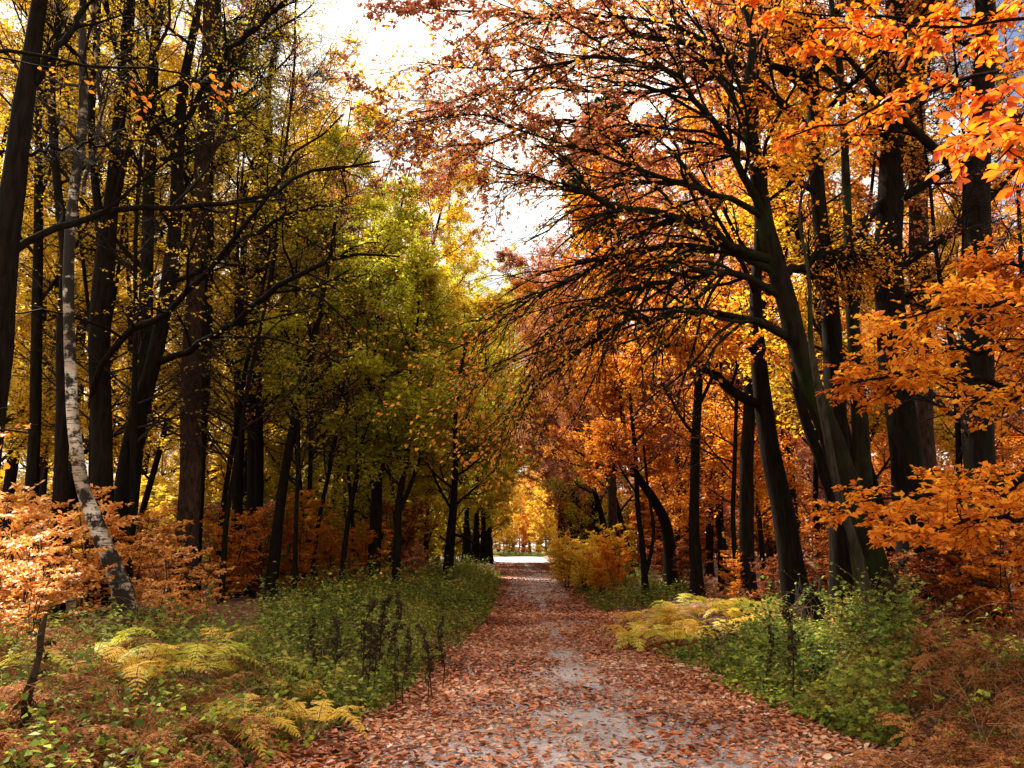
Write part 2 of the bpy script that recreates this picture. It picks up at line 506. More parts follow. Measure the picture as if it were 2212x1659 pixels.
def path_mat():
    m, nt, out = newmat("gravel_path")
    tc = nt.nodes.new("ShaderNodeTexCoord")
    n1 = noise(nt, 90, 3.0, tc.outputs["Object"], 0.7)
    n2 = noise(nt, 2.2, 6.0, tc.outputs["Object"], 0.65)
    n3 = noise(nt, 14, 6.0, tc.outputs["Object"], 0.7)
    r = ramp(nt, [(0.3, (0.20, 0.17, 0.17)), (0.5, (0.38, 0.335, 0.335)), (0.72, (0.56, 0.52, 0.53))])
    nt.links.new(n1.outputs["Fac"], r.inputs["Fac"])
    mm = nt.nodes.new("ShaderNodeMixRGB")
    mm.blend_type = 'MULTIPLY'
    mm.inputs["Fac"].default_value = 0.8
    r2 = ramp(nt, [(0.3, (0.62, 0.52, 0.48)), (0.7, (1, 1, 1))])
    nt.links.new(n2.outputs["Fac"], r2.inputs["Fac"])
    nt.links.new(r.outputs["Color"], mm.inputs["Color1"])
    nt.links.new(r2.outputs["Color"], mm.inputs["Color2"])
    p = nt.nodes.new("ShaderNodeBsdfPrincipled")
    p.inputs["Specular IOR Level"].default_value = 0.3
    rr = ramp(nt, [(0.35, (0.62, 0.62, 0.62)), (0.65, (0.85, 0.85, 0.85))])
    nt.links.new(n2.outputs["Fac"], rr.inputs["Fac"])
    nt.links.new(rr.outputs["Color"], p.inputs["Roughness"])
    nt.links.new(mm.outputs[0], p.inputs["Base Color"])
    bp = nt.nodes.new("ShaderNodeBump")
    bp.inputs["Strength"].default_value = 0.5
    bp.inputs["Distance"].default_value = 0.012
    nt.links.new(math_n(nt, 'ADD', n1.outputs["Fac"], n3.outputs["Fac"]), bp.inputs["Height"])
    nt.links.new(bp.outputs[0], p.inputs["Normal"])
    nt.links.new(p.outputs[0], out.inputs[0])
    return m

xs = np.unique(np.r_[np.linspace(-400, -40, 12), np.linspace(-40, -6, 50), np.linspace(-6, 8, 90), np.linspace(8, 40, 50), np.linspace(40, 400, 12)])
ys = np.unique(np.r_[np.linspace(-300, -8, 8), np.linspace(-8, 30, 200), np.linspace(30, 120, 150), np.linspace(120, 260, 60), np.linspace(260, 900, 12)])
tag(link("ground", grid_mesh("ground", xs, ys, ground_mat())), kind="structure")
# the path: a ribbon 4 mm proud of the ground
py = np.r_[np.linspace(-8, 30, 200), np.linspace(30.5, 124, 150)]
tt = np.linspace(0, 1, 26)
edge = 0.35
PXL = interp(py, XL) + 0.25 + 0.30 * (vnoise(py, py * 0, 1.1, 5) - 0.5)
PXR = interp(py, XR) - 0.25 + 0.30 * (vnoise(py, py * 0, 1.1, 6) - 0.5)
PX = PXL[:, None] * (1 - tt) + PXR[:, None] * tt
PY = np.repeat(py[:, None], 26, 1)
PZ = gz(PX, PY) + 0.012
PZ[:, 0] -= 0.02
PZ[:, -1] -= 0.02
i = np.arange(len(py) - 1)[:, None] * 26 + np.arange(25)[None]
tag(link("path", Geo().add(np.stack([PX, PY, PZ], -1), np.stack([i, i + 1, i + 27, i + 26], -1).reshape(-1, 4)).mesh("path", path_mat())), kind="structure")

# ------------------------------------------------------------------ reading positions off the view
def P(u, v, y):
    """the point seen at (u, v) of the 2212 px wide view that stands y metres ahead"""
    a, b = (u - 1106.0) / FP, (829.5 - v) / FP
    cp, sp = math.cos(PITCH), math.sin(PITCH)
    dx, dy, dz = a, cp - b * sp, sp + b * cp
    k = y / dy
    return np.array([dx * k, y, CAMZ + dz * k])

def px2m(w, y):
    return w / FP * y * 0.98

# ------------------------------------------------------------------ trees
def finish_tree(name, label, cat, group, base, trunkP, trunkR, geoms, bark, leafm, twigm=None, sides=14, rough=0.05, seed=0, smooth_leaf=False):
    rng = np.random.default_rng(seed + 991)
    root = link(name, None)
    root.location = base
    tag(root, label, cat, group)
    off = np.array(base)
    g = Geo()
    for TP, TR in zip(trunkP, trunkR):
        tubes(g, (TP - off)[None], TR[None], sides, rough, rng)
    link("trunk", g.mesh("trunk", bark), root)
    gb = Geo()
    for Q, QR, s in geoms['br']:
        tubes(gb, Q - off, QR, s)
    if gb.n:
        link("branches", gb.mesh("branches", twigm or bark), root)
    gl = geoms['leaf']
    if gl.n:
        gl.v = [v - off.astype(np.float32) for v in gl.v]
        link("crown", gl.mesh("crown", leafm, smooth=False), root)
    return root

def flare(TR, TP, amt=0.55, h=0.7):
    z = TP[:, 2] - TP[0, 2]
    return TR * (1 + amt * np.exp(-z / h * 2.0))

def hero(name, label, y, pts, limbs=(), stems=(), bark=None, leaf=None, seed=1, top=18.0, crown=1.0, autolimb=10, t0=0.35,
         lsize=0.085, nbr=9, ntw=9, nlf=10, cat="tree", group=None, droop=-0.1, bare=0.0, flat=0.45, limb_leaf=1.0, detail=False,
         autolen=(2.0, 4.5), limb_br=None, twl=(0.35, 0.8), brl=(0.25, 0.5), bang=(25, 60)):
    """pts: [(u, v or None for the foot, width px)], from the foot up"""
    rng = np.random.default_rng(seed)
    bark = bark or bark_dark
    def line(pp, yy=None):
        out = []
        for q in pp:
            yq = q[3] if len(q) > 3 else y
            if q[1] is None:
                p0 = P(q[0], 1180, yq)
                z = gz1(p0[0], yq) - 0.12
                out.append([p0[0], yq, z, px2m(q[2], yq) / 2])
            else:
                p0 = P(q[0], q[1], yq)
                out.append([*p0, px2m(q[2], yq) / 2])
        return out
    L = line(pts)
    last, prev = np.array(L[-1]), np.array(L[-2])
    if last[2] < top - 1:
        d = unit((last[:3] - prev[:3]))
        d = unit(d * 0.6 + np.array([0, 0.0, 0.6]))
        for k in (0.35, 0.7, 1.0):
            h = (top - last[2]) * k
            pn = last[:3] + d * h / max(0.4, d[2]) + rng.normal(size=3) * 0.25 * k
            L.append([*pn, last[3] * (1 - 0.8 * k)])
    q = resample(L, 60)
    TP, TR = q[:, :3], flare(np.maximum(q[:, 3], 0.006), q[:, :3])
    TPs, TRs = [TP], [TR]
    for st in stems:
        s = resample(line(st), 34)
        TPs.append(s[:, :3])
        TRs.append(np.maximum(s[:, 3], 0.006))
    br, gl = [], Geo()
    def grow(Q, QR, nb, nt_, nl, lf, gravity=0.0, wl=1.0):
        b, bR = children(rng, Q, QR, nb, 0.12, 1.0, bang, brl, 8, flat, gravity, 0.15, 0.6, rmax=0.030)
        t, tR = children(rng, b, bR, nt_, 0.1, 1.0, (bang[0], bang[1]), twl, 5, flat * 0.8, gravity * 0.8, 0.14, 0.6, absolute=True, shrink=0.35, rmax=0.010)
        t2, t2R = children(rng, t, tR, 2, 0.2, 0.95, (30, 60), (0.12, 0.35), 3, flat * 0.8, 0, 0.12, 0.7, absolute=True, rmax=0.006)
        tR = np.maximum(tR, 0.0028)
        t2R = np.maximum(t2R, 0.0020)
        br.extend([(b, np.maximum(bR, 0.004), 5), (t, tR, 3), (t2, t2R, 3)])
        if lf > 0:
            nn = max(1, int(nl * lf))
            leaves(gl, rng, t, nn, lsize, 0.05, 0.6, 0.15, 1.0, bare, detail=detail)
            leaves(gl, rng, t2, max(1, nn // 2), lsize, 0.1, 0.6, 0.15, 1.0, bare, detail=detail)
    if autolimb:
        A, AR = children(rng, TP[None], TR[None], autolimb, t0, 0.97, (40, 68), autolen, 9, 0.8, 0.5, 0.07, 0.45, absolute=True, shrink=0.4)
        br.append((A, AR, 6))
        grow(A, AR, nbr, ntw, nlf, crown, droop)
    if limbs:
        for lb in limbs:
            q = resample(line(lb), 16)
            wv = rng.normal(size=(16, 3)) * 0.03
            wv[0] = 0
            Q, QR = (q[:, :3] + wv)[None], np.maximum(q[:, 3], 0.004)[None]
            br.append((Q, QR, 8))
            ln = np.linalg.norm(np.diff(Q[0], axis=0), axis=1).sum()
            grow(Q, QR, limb_br or max(6, int(ln * 2.6)), ntw, nlf, limb_leaf, droop)
    return finish_tree(name, label, cat, group, tuple(TP[0]), TPs, TRs, {'br': br, 'leaf': gl}, bark, leaf or L_ORANGE, seed=seed)

# prototypes of the trees farther in
def proto_tree(kind, seed):
    rng = np.random.default_rng(seed)
    br, gl = [], Geo()
    if kind == 'tall':        # forest-grown: a long stem, limbs from a third up
        H, r0, t0, nl, ln = 21, 0.22, 0.20, 32, (3.4, 6.2)
        nb, ntw, nlf, sz = 9, 7, 17, 0.13
    elif kind == 'wide':      # limbs reaching out over the path
        H, r0, t0, nl, ln = 20, 0.20, 0.28, 30, (5.0, 7.0)
        nb, ntw, nlf, sz = 10, 8, 15, 0.14
    elif kind == 'slim':      # slender, small leaves
        H, r0, t0, nl, ln = 17, 0.11, 0.18, 26, (1.4, 3.0)
        nb, ntw, nlf, sz = 8, 7, 13, 0.10
    elif kind == 'under':     # low crowned
        H, r0, t0, nl, ln = 10, 0.10, 0.14, 26, (1.8, 3.6)
        nb, ntw, nlf, sz = 8, 7, 15, 0.10
    elif kind == 'bare':
        H, r0, t0, nl, ln = 18, 0.085, 0.2, 28, (2.4, 4.5)
        nb, ntw, nlf, sz = 10, 9, 2, 0.09
    q = [[0, 0, -0.15, r0]]
    x = np.zeros(2)
    dr = rng.normal(size=2) * 0.05
    for k in range(1, 9):
        dr += rng.normal(size=2) * 0.05
        x = x + dr * H / 8
        q.append([x[0], x[1], H * k / 8, r0 * (1 - 0.9 * (k / 8) ** 1.1)])
    q = resample(q, 40)
    TP, TR = q[:, :3], flare(q[:, 3], q[:, :3])
    A, AR = children(rng, TP[None], TR[None], nl, t0, 0.98, (45, 80), ln, 8, 0.8, 0.55, 0.08, 0.5, absolute=True, shrink=0.25 if kind == 'wide' else 0.55)
    b, bR = children(rng, A, AR, nb, 0.15, 1.0, (25, 60), (0.25, 0.5), 6, 0.5, -0.1, 0.13, 0.6)
    t, tR = children(rng, b, bR, ntw, 0.1, 1.0, (25, 60), (0.3, 0.8), 4, 0.4, -0.1, 0.14, 0.6, absolute=True, shrink=0.3)
    br = [(A, AR, 5), (b, np.maximum(bR, 0.006), 4), (t, np.maximum(tR, 0.004), 3)]
    if kind == 'bare':
        m = (vnoise(t[:, 0, 0] + 3 * t[:, 0, 2], t[:, 0, 1], 1.4, seed) > 0.66)
        leaves(gl, rng, t[m], 7, 0.075, 0.2, 0.6, 0.3, 0.5, 0.0)
    else:
        leaves(gl, rng, t, nlf, sz, 0.0, 0.6, 0.2, 0.8, 0.0, jit=0.07)
    gt = Geo()
    tubes(gt, TP[None], TR[None], 10, 0.05, rng)
    gb = Geo()
    for Q, QR, s in br:
        tubes(gb, Q, QR, s)
    return gt.mesh("trunk_" + kind, bark_dark), gb.mesh("branches_" + kind, twig_grey), gl.mesh("crown_" + kind, L_ORANGE, smooth=False)

PROTO = {}
for k, seeds in (('tall', (11, 12, 13)), ('wide', (51, 52)), ('slim', (21, 22)), ('under', (31, 32, 33)), ('bare', (41, 42))):
    PROTO[k] = [proto_tree(k, s) for s in seeds]

def place_tree(kind, i, x, y, s, rz, leafm, label, group, name="tree", bark=None):
    gt, gb, gl = PROTO[kind][i % len(PROTO[kind])]
    root = link(name, None)
    root.location = (x, y, gz1(x, y))
    root.rotation_euler = (0, 0, rz)
    root.scale = (s, s, s)
    tag(root, label, "tree", group)
    for nm, me, mt in (("trunk", gt, bark), ("branches", gb, None), ("crown", gl, leafm)):
        o = link(nm, me, root)
        if mt is not None:
            o.material_slots[0].link = 'OBJECT'
            o.material_slots[0].material = mt
    return root

# ------------------------------------------------------------------ the trees one can tell apart, left of the path
hero("tree", "thick dark trunk crossing the top left corner, leaning right as it rises", 9.0,
     [(-60, None, 95), (-30, 900, 80), (8, 560, 56), (30, 400, 51), (55, 200, 46), (78, 50, 39)], seed=3, leaf=L_YELLOW, top=17,
     limbs=[[(8, 560, 20, 9.0), (90, 500, 17, 9.3), (240, 452, 15, 9.8), (400, 446, 13, 10.4), (560, 420, 10, 11), (680, 375, 8, 11.5), (820, 350, 5, 12)],
            [(62, 190, 18, 9.0), (150, 70, 15, 9.0), (215, -60, 12, 9.2)],
            [(40, 330, 9, 9.0), (160, 318, 7, 9.4), (290, 300, 5, 9.8)]],
     autolimb=8, t0=0.62, crown=0.15, limb_leaf=0.0, nlf=8, limb_br=9)
birch = hero("birch_tree", "leaning silver birch with white and black bark, its foot crooked, behind the yellow bracken", 12.5,
     [(287, None, 45), (268, 1290, 41), (240, 1215, 36), (205, 1125, 33), (178, 1050, 29), (163, 950, 28), (155, 850, 26), (150, 720, 24), (148, 560, 23),
      (160, 420, 22), (176, 290, 21), (180, 180, 20), (178, 60, 18)], seed=4, leaf=L_YELLOW, top=16, bark=bark_birch,
     limbs=[[(180, 420, 10, 12.5), (215, 250, 9, 12.3), (200, 60, 7, 12.1), (205, -80, 5, 12)]],
     autolimb=9, t0=0.5, crown=0.3, limb_leaf=0.15, lsize=0.05, nlf=10, limb_br=10, flat=0.8)
hero("tree", "dark trunk just right of the leaning birch, forking into two stems halfway up", 15.0,
     [(232, None, 52), (222, 1000, 46), (216, 850, 45), (215, 700, 45), (226, 590, 43), (236, 480, 34), (250, 340, 31), (266, 160, 29), (280, 0, 26)],
     stems=[[(228, 560, 29), (212, 450, 21), (200, 340, 17), (198, 220, 17), (208, 100, 15), (214, -60, 14)]],
     seed=5, leaf=L_YELLOW, top=19, limbs=[[(196, 880, 12, 15), (240, 748, 16, 14.2), (350, 680, 15, 13.4), (460, 575, 12, 12.8), (520, 490, 10, 12.2), (600, 400, 8, 11.8), (640, 330, 6, 11.6), (745, 240, 4, 11.4)],
                                                                [(238, 480, 18, 15), (262, 380, 14, 14.6), (300, 250, 11, 14.2), (350, 90, 8, 14), (390, -60, 6, 14)]],
     autolimb=10, t0=0.5, crown=0.2, limb_leaf=0.1, limb_br=8, lsize=0.06)
hero("tree", "straight slender dark trunk, second to the right of the birch, greenish low down", 16.5,
     [(268, None, 45), (285, 1000, 40), (302, 850, 36), (313, 700, 33), (318, 560, 29), (322, 400, 27), (328, 220, 24), (338, 60, 21)],
     seed=6, leaf=L_OLIVE, top=18, autolimb=12, t0=0.35, crown=0.2, bark=bark_moss, lsize=0.07)
hero("tree", "dark trunk leaning right then bending upright, third to the right of the birch", 15.8,
     [(258, None, 43), (272, 1040, 40), (296, 900, 36), (330, 790, 34), (356, 660, 33), (372, 540, 31), (382, 420, 29), (386, 300, 26), (400, 160, 22), (424, 40, 19)],
     seed=7, leaf=L_YELLOW, top=18, limbs=[
         [(345, 782, 16, 15.8), (450, 735, 15, 15), (560, 655, 14, 14), (640, 590, 12, 13.4), (760, 555, 8, 13), (860, 545, 4, 12.6)],
         [(386, 300, 16, 15.8), (440, 190, 14, 15.5), (520, 90, 12, 15.2), (640, -20, 9, 15)],
         [(362, 620, 12, 15.8), (470, 560, 10, 15.2), (600, 470, 8, 14.6), (720, 440, 5, 14.2)]],
     autolimb=8, t0=0.5, crown=0.15, limb_leaf=0.05, limb_br=14, lsize=0.07)
hero("pine_tree", "brown barked pine with a flaky straight trunk standing alone above the orange beech saplings", 17.0,
     [(402, None, 53), (408, 1130, 46), (412, 1000, 45), (413, 850, 45), (416, 720, 41), (424, 600, 38), (432, 450, 36), (440, 300, 34), (448, 150, 33), (452, 20, 29)],
     seed=8, leaf=L_DARKGREEN, top=21, bark=bark_pine, autolimb=14, t0=0.45, crown=0.7, lsize=0.07, flat=0.7, autolen=(1.2, 3.0))
hero("tree", "thin dark trunk left of its thicker neighbour, in the gap right of the pine", 21.0,
     [(512, None, 26), (516, 1000, 22), (517, 850, 20), (521, 650, 17), (528, 500, 14)], seed=9, leaf=L_OLIVE, top=14, autolimb=14, t0=0.3, crown=0.5, autolen=(1.5, 3.2))
hero("tree", "thicker dark trunk beside a thin one, right of the brown pine", 22.0,
     [(550, None, 40), (552, 1000, 34), (550, 850, 32), (556, 700, 28), (566, 500, 24), (580, 300, 20)], seed=10, leaf=L_OLIVE, top=18, autolimb=14, t0=0.35, crown=0.5)
hero("tree", "thin trunk leaning strongly right, standing in front of the olive green foliage", 19.0,
     [(588, None, 26), (606, 1090, 22), (622, 980, 20), (648, 850, 17), (676, 740, 15), (696, 640, 12), (716, 540, 10)], seed=12, leaf=L_GREEN, top=11.5,
     limbs=[[(640, 880, 8, 19), (700, 800, 7, 18.6), (760, 770, 4, 18.2)]], autolimb=14, t0=0.35, crown=0.7, limb_leaf=0.8, autolen=(1.2, 2.8))
hero("tree", "dark trunk at the wood's shady edge, behind the nettles and under green crowns", 22.0,
     [(808, None, 30), (812, 1120, 25), (815, 1000, 22), (822, 880, 18)], seed=14, leaf=L_GREEN, top=11, autolimb=18, t0=0.25, crown=1.0, autolen=(1.6, 3.2), nlf=11, lsize=0.10)
hero("tree", "thin trunk forking into two low stems, behind the nettles", 20.0,
     [(856, None, 20), (858, 1180, 17), (862, 1080, 15), (880, 980, 12)], stems=[[(860, 1110, 11), (890, 1040, 9), (915, 960, 7), (930, 880, 5)]],
     seed=15, leaf=L_GREEN, top=9, autolimb=18, t0=0.3, crown=1.0, autolen=(1.4, 2.8), lsize=0.10)
hero("tree", "small tree nearest the path edge on the left, its foot beside a bare low branch", 26.0,
     [(968, None, 24), (972, 1170, 20), (980, 1090, 16), (984, 1000, 12)], seed=16, leaf=L_OLIVE, top=10, autolimb=20, t0=0.25, crown=1.0, autolen=(1.6, 3.2), lsize=0.11,
     limbs=[[(975, 1150, 7, 26), (1010, 1165, 6, 25.5), (1040, 1185, 4, 25)]], limb_leaf=0.0, limb_br=3)
hero("tree", "dark trunk seen in the shade left of the birch", 14.0,
     [(136, None, 34), (134, 950, 30), (136, 750, 28), (140, 560, 22), (120, 350, 18), (112, 150, 16)], seed=17, leaf=L_YELLOW, top=16, autolimb=10, t0=0.5, crown=0.35, lsize=0.07)
hero("tree", "thin dark trunk between the corner trunk and the birch", 17.0,
     [(66, None, 30), (72, 1000, 26), (78, 780, 24), (82, 560, 20), (84, 300, 17)], seed=18, leaf=L_YELLOW, top=16, autolimb=10, t0=0.4, crown=0.4, lsize=0.07)
hero("tree", "tall trunk rising behind bare twigs, its foot hidden by the brown pine", 19.0,
     [(420, None, 34), (440, 800, 30), (448, 500, 28), (450, 300, 26), (462, 120, 24), (470, -20, 20)], seed=19, leaf=L_OLIVE, top=18, autolimb=16, t0=0.4, crown=0.12, nbr=12, ntw=11)

# ------------------------------------------------------------------ right of the path
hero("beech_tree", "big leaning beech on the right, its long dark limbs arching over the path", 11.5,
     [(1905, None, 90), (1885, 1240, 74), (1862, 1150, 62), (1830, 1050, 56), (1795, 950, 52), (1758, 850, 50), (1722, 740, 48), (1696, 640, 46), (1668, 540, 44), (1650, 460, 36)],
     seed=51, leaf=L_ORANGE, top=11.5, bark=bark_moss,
     limbs=[[(1722, 740, 20, 11.5), (1620, 690, 17, 11.3), (1500, 672, 14, 11), (1380, 690, 11, 10.7), (1270, 740, 8, 10.4), (1170, 820, 5, 10.2), (1090, 900, 3, 10)],
            [(1680, 590, 20, 11.5), (1580, 545, 16, 11.3), (1450, 540, 13, 11), (1320, 560, 10, 10.8), (1200, 620, 7, 10.6), (1080, 690, 5, 10.4), (960, 770, 3, 10.2)],
            [(1672, 560, 25.5, 11.5), (1600, 535, 22.1, 11.2), (1540, 500, 20.4, 10.9), (1440, 472, 17.8, 10.5), (1350, 452, 15.3, 10.2), (1270, 425, 11.9, 10), (1190, 395, 8.5, 9.8), (1080, 378, 4.2, 9.6)],
            [(1690, 640, 20.4, 11.5), (1610, 590, 17.0, 11.2), (1500, 585, 14.4, 10.8), (1400, 610, 11.9, 10.5), (1300, 640, 8.5, 10.2), (1180, 720, 6.0, 10), (1050, 800, 2.5, 9.8)],
            [(1700, 590, 22.1, 11.5), (1800, 545, 15.3, 11.6), (1860, 560, 8.5, 11.8)],
            [(1655, 480, 22.1, 11.5), (1580, 330, 17.0, 11), (1500, 210, 13.6, 10.6), (1420, 150, 10.2, 10.2), (1250, 120, 6.8, 10), (1080, 150, 5.1, 9.8), (900, 140, 2.5, 9.6)],
            [(1650, 480, 18.7, 11.5), (1640, 300, 15.3, 11.2), (1560, 120, 11.9, 10.9), (1440, 60, 8.5, 10.6), (1260, 30, 6.0, 10.4), (1080, 60, 3.4, 10)],
            [(1650, 470, 17.0, 11.5), (1560, 420, 13.6, 11), (1420, 380, 10.2, 10.5), (1300, 330, 7.6, 10.2), (1180, 300, 5.1, 10), (1020, 240, 4.2, 9.8), (880, 270, 2.5, 9.6)]],
     autolimb=6, t0=0.8, crown=0.5, limb_leaf=0.26, limb_br=30, nlf=8, ntw=10, droop=-0.55, flat=0.6, autolen=(2, 4), bang=(14, 38), brl=(0.28, 0.55), twl=(0.5, 1.1), lsize=0.07)
hero("beech_tree", "upright dark trunk just left of the big leaning beech's crossing stems", 13.0,
     [(1815, None, 70), (1822, 1180, 56), (1812, 1050, 48), (1806, 880, 46), (1795, 700, 44), (1782, 560, 40), (1772, 480, 34), (1760, 300, 30), (1752, 100, 26)],
     stems=[[(1822, 1160, 30), (1780, 1020, 24), (1738, 900, 22), (1716, 800, 18), (1700, 650, 14)]],
     seed=52, leaf=L_RUSSET, top=17, autolimb=14, t0=0.5, crown=0.5, nlf=9, limbs=[
         [(1760, 300, 22, 13), (1650, 190, 20, 12.6), (1560, 110, 18, 12.2), (1430, 85, 14, 11.9), (1280, 40, 10, 11.6), (1120, 30, 7, 11.4), (960, 20, 4, 11.2)],
         [(1756, 180, 18, 13), (1640, 130, 15, 12.8), (1480, 190, 11, 12.5), (1340, 200, 8, 12.2), (1180, 190, 6, 12), (1000, 210, 4, 11.8), (880, 250, 3, 11.6)],
         [(1770, 420, 16, 13), (1600, 330, 13, 12.8), (1400, 290, 10, 12.5), (1200, 260, 7, 12.2), (1020, 330, 4, 12)]], limb_leaf=2.2, limb_br=28, bang=(15, 45), brl=(0.25, 0.5), lsize=0.075)
hero("beech_tree", "mossy green stem between two darker ones in the clump on the right", 12.4,
     [(1872, None, 50), (1872, 1200, 40), (1866, 1050, 36), (1856, 880, 34), (1846, 750, 30), (1836, 620, 26), (1832, 500, 22)], seed=53, leaf=L_ORANGE, top=14, bark=bark_moss,
     autolimb=10, t0=0.6, crown=0.5, nlf=8)
hero("beech_tree", "pale ribbed stem clinging to the front of the clump on the right", 10.6,
     [(1880, None, 26), (1862, 1230, 22), (1838, 1150, 19), (1812, 1070, 18), (1790, 960, 17), (1770, 850, 16), (1752, 740, 12), (1748, 600, 8)], seed=54, leaf=L_GOLD, top=8, bark=bark_grey,
     autolimb=6, t0=0.7, crown=0.5, autolen=(0.6, 1.5), nbr=5, ntw=5)
hero("beech_tree", "leaning dark trunk left of the clump, its long limb reaching down over the golden leaves", 14.0,
     [(1722, None, 60), (1706, 1200, 50), (1690, 1100, 46), (1668, 990, 42), (1650, 880, 40), (1638, 770, 36), (1632, 640, 28), (1640, 500, 22), (1630, 330, 18)],
     seed=55, leaf=L_GOLD, top=14,
     limbs=[[(1640, 872, 26, 14), (1590, 850, 22, 13.7), (1530, 800, 19, 13.4), (1465, 765, 15, 13.1), (1400, 705, 12, 12.8), (1345, 640, 8, 12.6), (1290, 560, 4, 12.4)],
            [(1636, 760, 18, 14), (1560, 720, 14, 13.4), (1480, 730, 10, 12.8), (1400, 770, 6, 12.4)]],
     autolimb=12, t0=0.4, crown=0.6, limb_leaf=1.6, limb_br=16, flat=0.25)
hero("beech_tree", "very dark broad trunk right of the clump, half hidden by orange leaves", 13.5,
     [(1975, None, 84), (1965, 1050, 74), (1945, 900, 66), (1930, 760, 62), (1920, 600, 60), (1922, 430, 56), (1930, 280, 50), (1940, 100, 44)], seed=56, leaf=L_ORANGE, top=18,
     autolimb=14, t0=0.3, crown=0.55, nlf=10, limbs=[[(1922, 420, 20, 13.5), (1800, 560, 14, 13), (1740, 585, 8, 12.8)]], limb_leaf=0.2, limb_br=5)
hero("beech_tree", "very dark broad straight trunk nearest the right edge, above the orange spray", 12.5,
     [(2120, None, 76), (2116, 1000, 66), (2112, 800, 64), (2110, 600, 62), (2110, 430, 60), (2118, 250, 54), (2130, 60, 46)], seed=57, leaf=L_ORANGE, top=18,
     autolimb=14, t0=0.4, crown=0.45, nlf=9)
hero("pine_tree", "flaky brown pine trunk between the two broad dark trunks on the right", 18.0,
     [(1992, None, 58), (1992, 950, 50), (1990, 750, 46), (1986, 560, 42), (1982, 350, 38), (1980, 150, 32)], seed=58, leaf=L_DARKGREEN, bark=bark_pine, top=19, autolimb=14, t0=0.5, crown=0.9,
     autolen=(1.2, 2.8))
hero("beech_tree", "slim dark tree leaning left beside the golden shrubs, nearest to the path on the right", 24.0,
     [(1448, None, 30), (1442, 1150, 26), (1418, 1090, 22), (1385, 1040, 18), (1355, 990, 14), (1345, 900, 10)], seed=59, leaf=L_ORANGE, top=12, autolimb=16, t0=0.25, crown=1.1, autolen=(1.5, 3.2), lsize=0.11)
hero("tree", "pair of very thin stems rising through the gap right of the golden shrubs", 22.0,
     [(1392, None, 16), (1388, 1180, 13), (1378, 1100, 11), (1372, 980, 9)], stems=[[(1396, 1240, 9), (1412, 1150, 8), (1400, 1060, 6), (1390, 960, 5)]],
     seed=60, leaf=L_ORANGE, top=9, autolimb=14, t0=0.3, crown=0.9, autolen=(1.0, 2.4), lsize=0.10)
hero("tree", "thin grey trunk in the shade behind the leaning dark trunk on the right", 20.0,
     [(1500, None, 26), (1500, 1100, 22), (1505, 900, 20), (1520, 700, 17), (1540, 520, 14)], seed=61, leaf=L_RUSSET, top=15, autolimb=16, t0=0.25, crown=1.0, lsize=0.10)
hero("tree", "slim dark trunk directly behind the leaning dark trunk and its broken stump", 18.0,
     [(1610, None, 34), (1612, 1050, 30), (1618, 900, 26), (1630, 700, 22), (1690, 560, 20), (1700, 400, 18)], seed=62, leaf=L_ORANGE, top=16, autolimb=14, t0=0.3, crown=0.9, lsize=0.10)

# near beeches standing outside the frame whose lowest boughs hang into it
hero("beech_tree", "near beech past the right edge, large orange leaves hanging into the top right corner", 4.6,
     [(2900, None, 160), (2880, 600, 140), (2860, -200, 120)], seed=70, leaf=L_BRIGHT, top=9, autolimb=4, t0=0.85, crown=0.6, lsize=0.074,
     limbs=[[(2860, -420, 40, 4.6), (2600, -150, 28, 5.3), (2380, -20, 18, 6.0), (2200, 30, 12, 6.4), (2050, 50, 8, 6.6), (1880, 40, 6, 6.7), (1700, 20, 4, 6.8), (1540, 10, 3, 6.8)],
            [(2860, -300, 30, 4.6), (2560, -60, 18, 5.0), (2350, 20, 12, 5.4), (2180, 40, 8, 5.6), (2000, 60, 6, 5.8), (1760, 70, 4, 6)],
            [(2860, -150, 30, 4.6), (2520, -20, 18, 4.2), (2330, 100, 12, 3.9), (2230, 190, 9, 3.7), (2190, 280, 6, 3.5), (2120, 330, 3, 3.4)],
            [(2860, -100, 30, 4.6), (2560, 60, 18, 4.3), (2360, 190, 12, 4.0), (2240, 290, 8, 3.8), (2150, 350, 4, 3.6)],
            [(2860, -50, 30, 4.6), (2600, 0, 20, 5.4), (2300, 120, 13, 6.2), (2100, 165, 10, 6.8), (1900, 230, 7, 7.2), (1700, 300, 4, 7.6)]],
     limb_br=14, ntw=5, nlf=6, limb_leaf=1.0, detail=True, droop=-0.55, brl=(0.06, 0.17), twl=(0.12, 0.3))
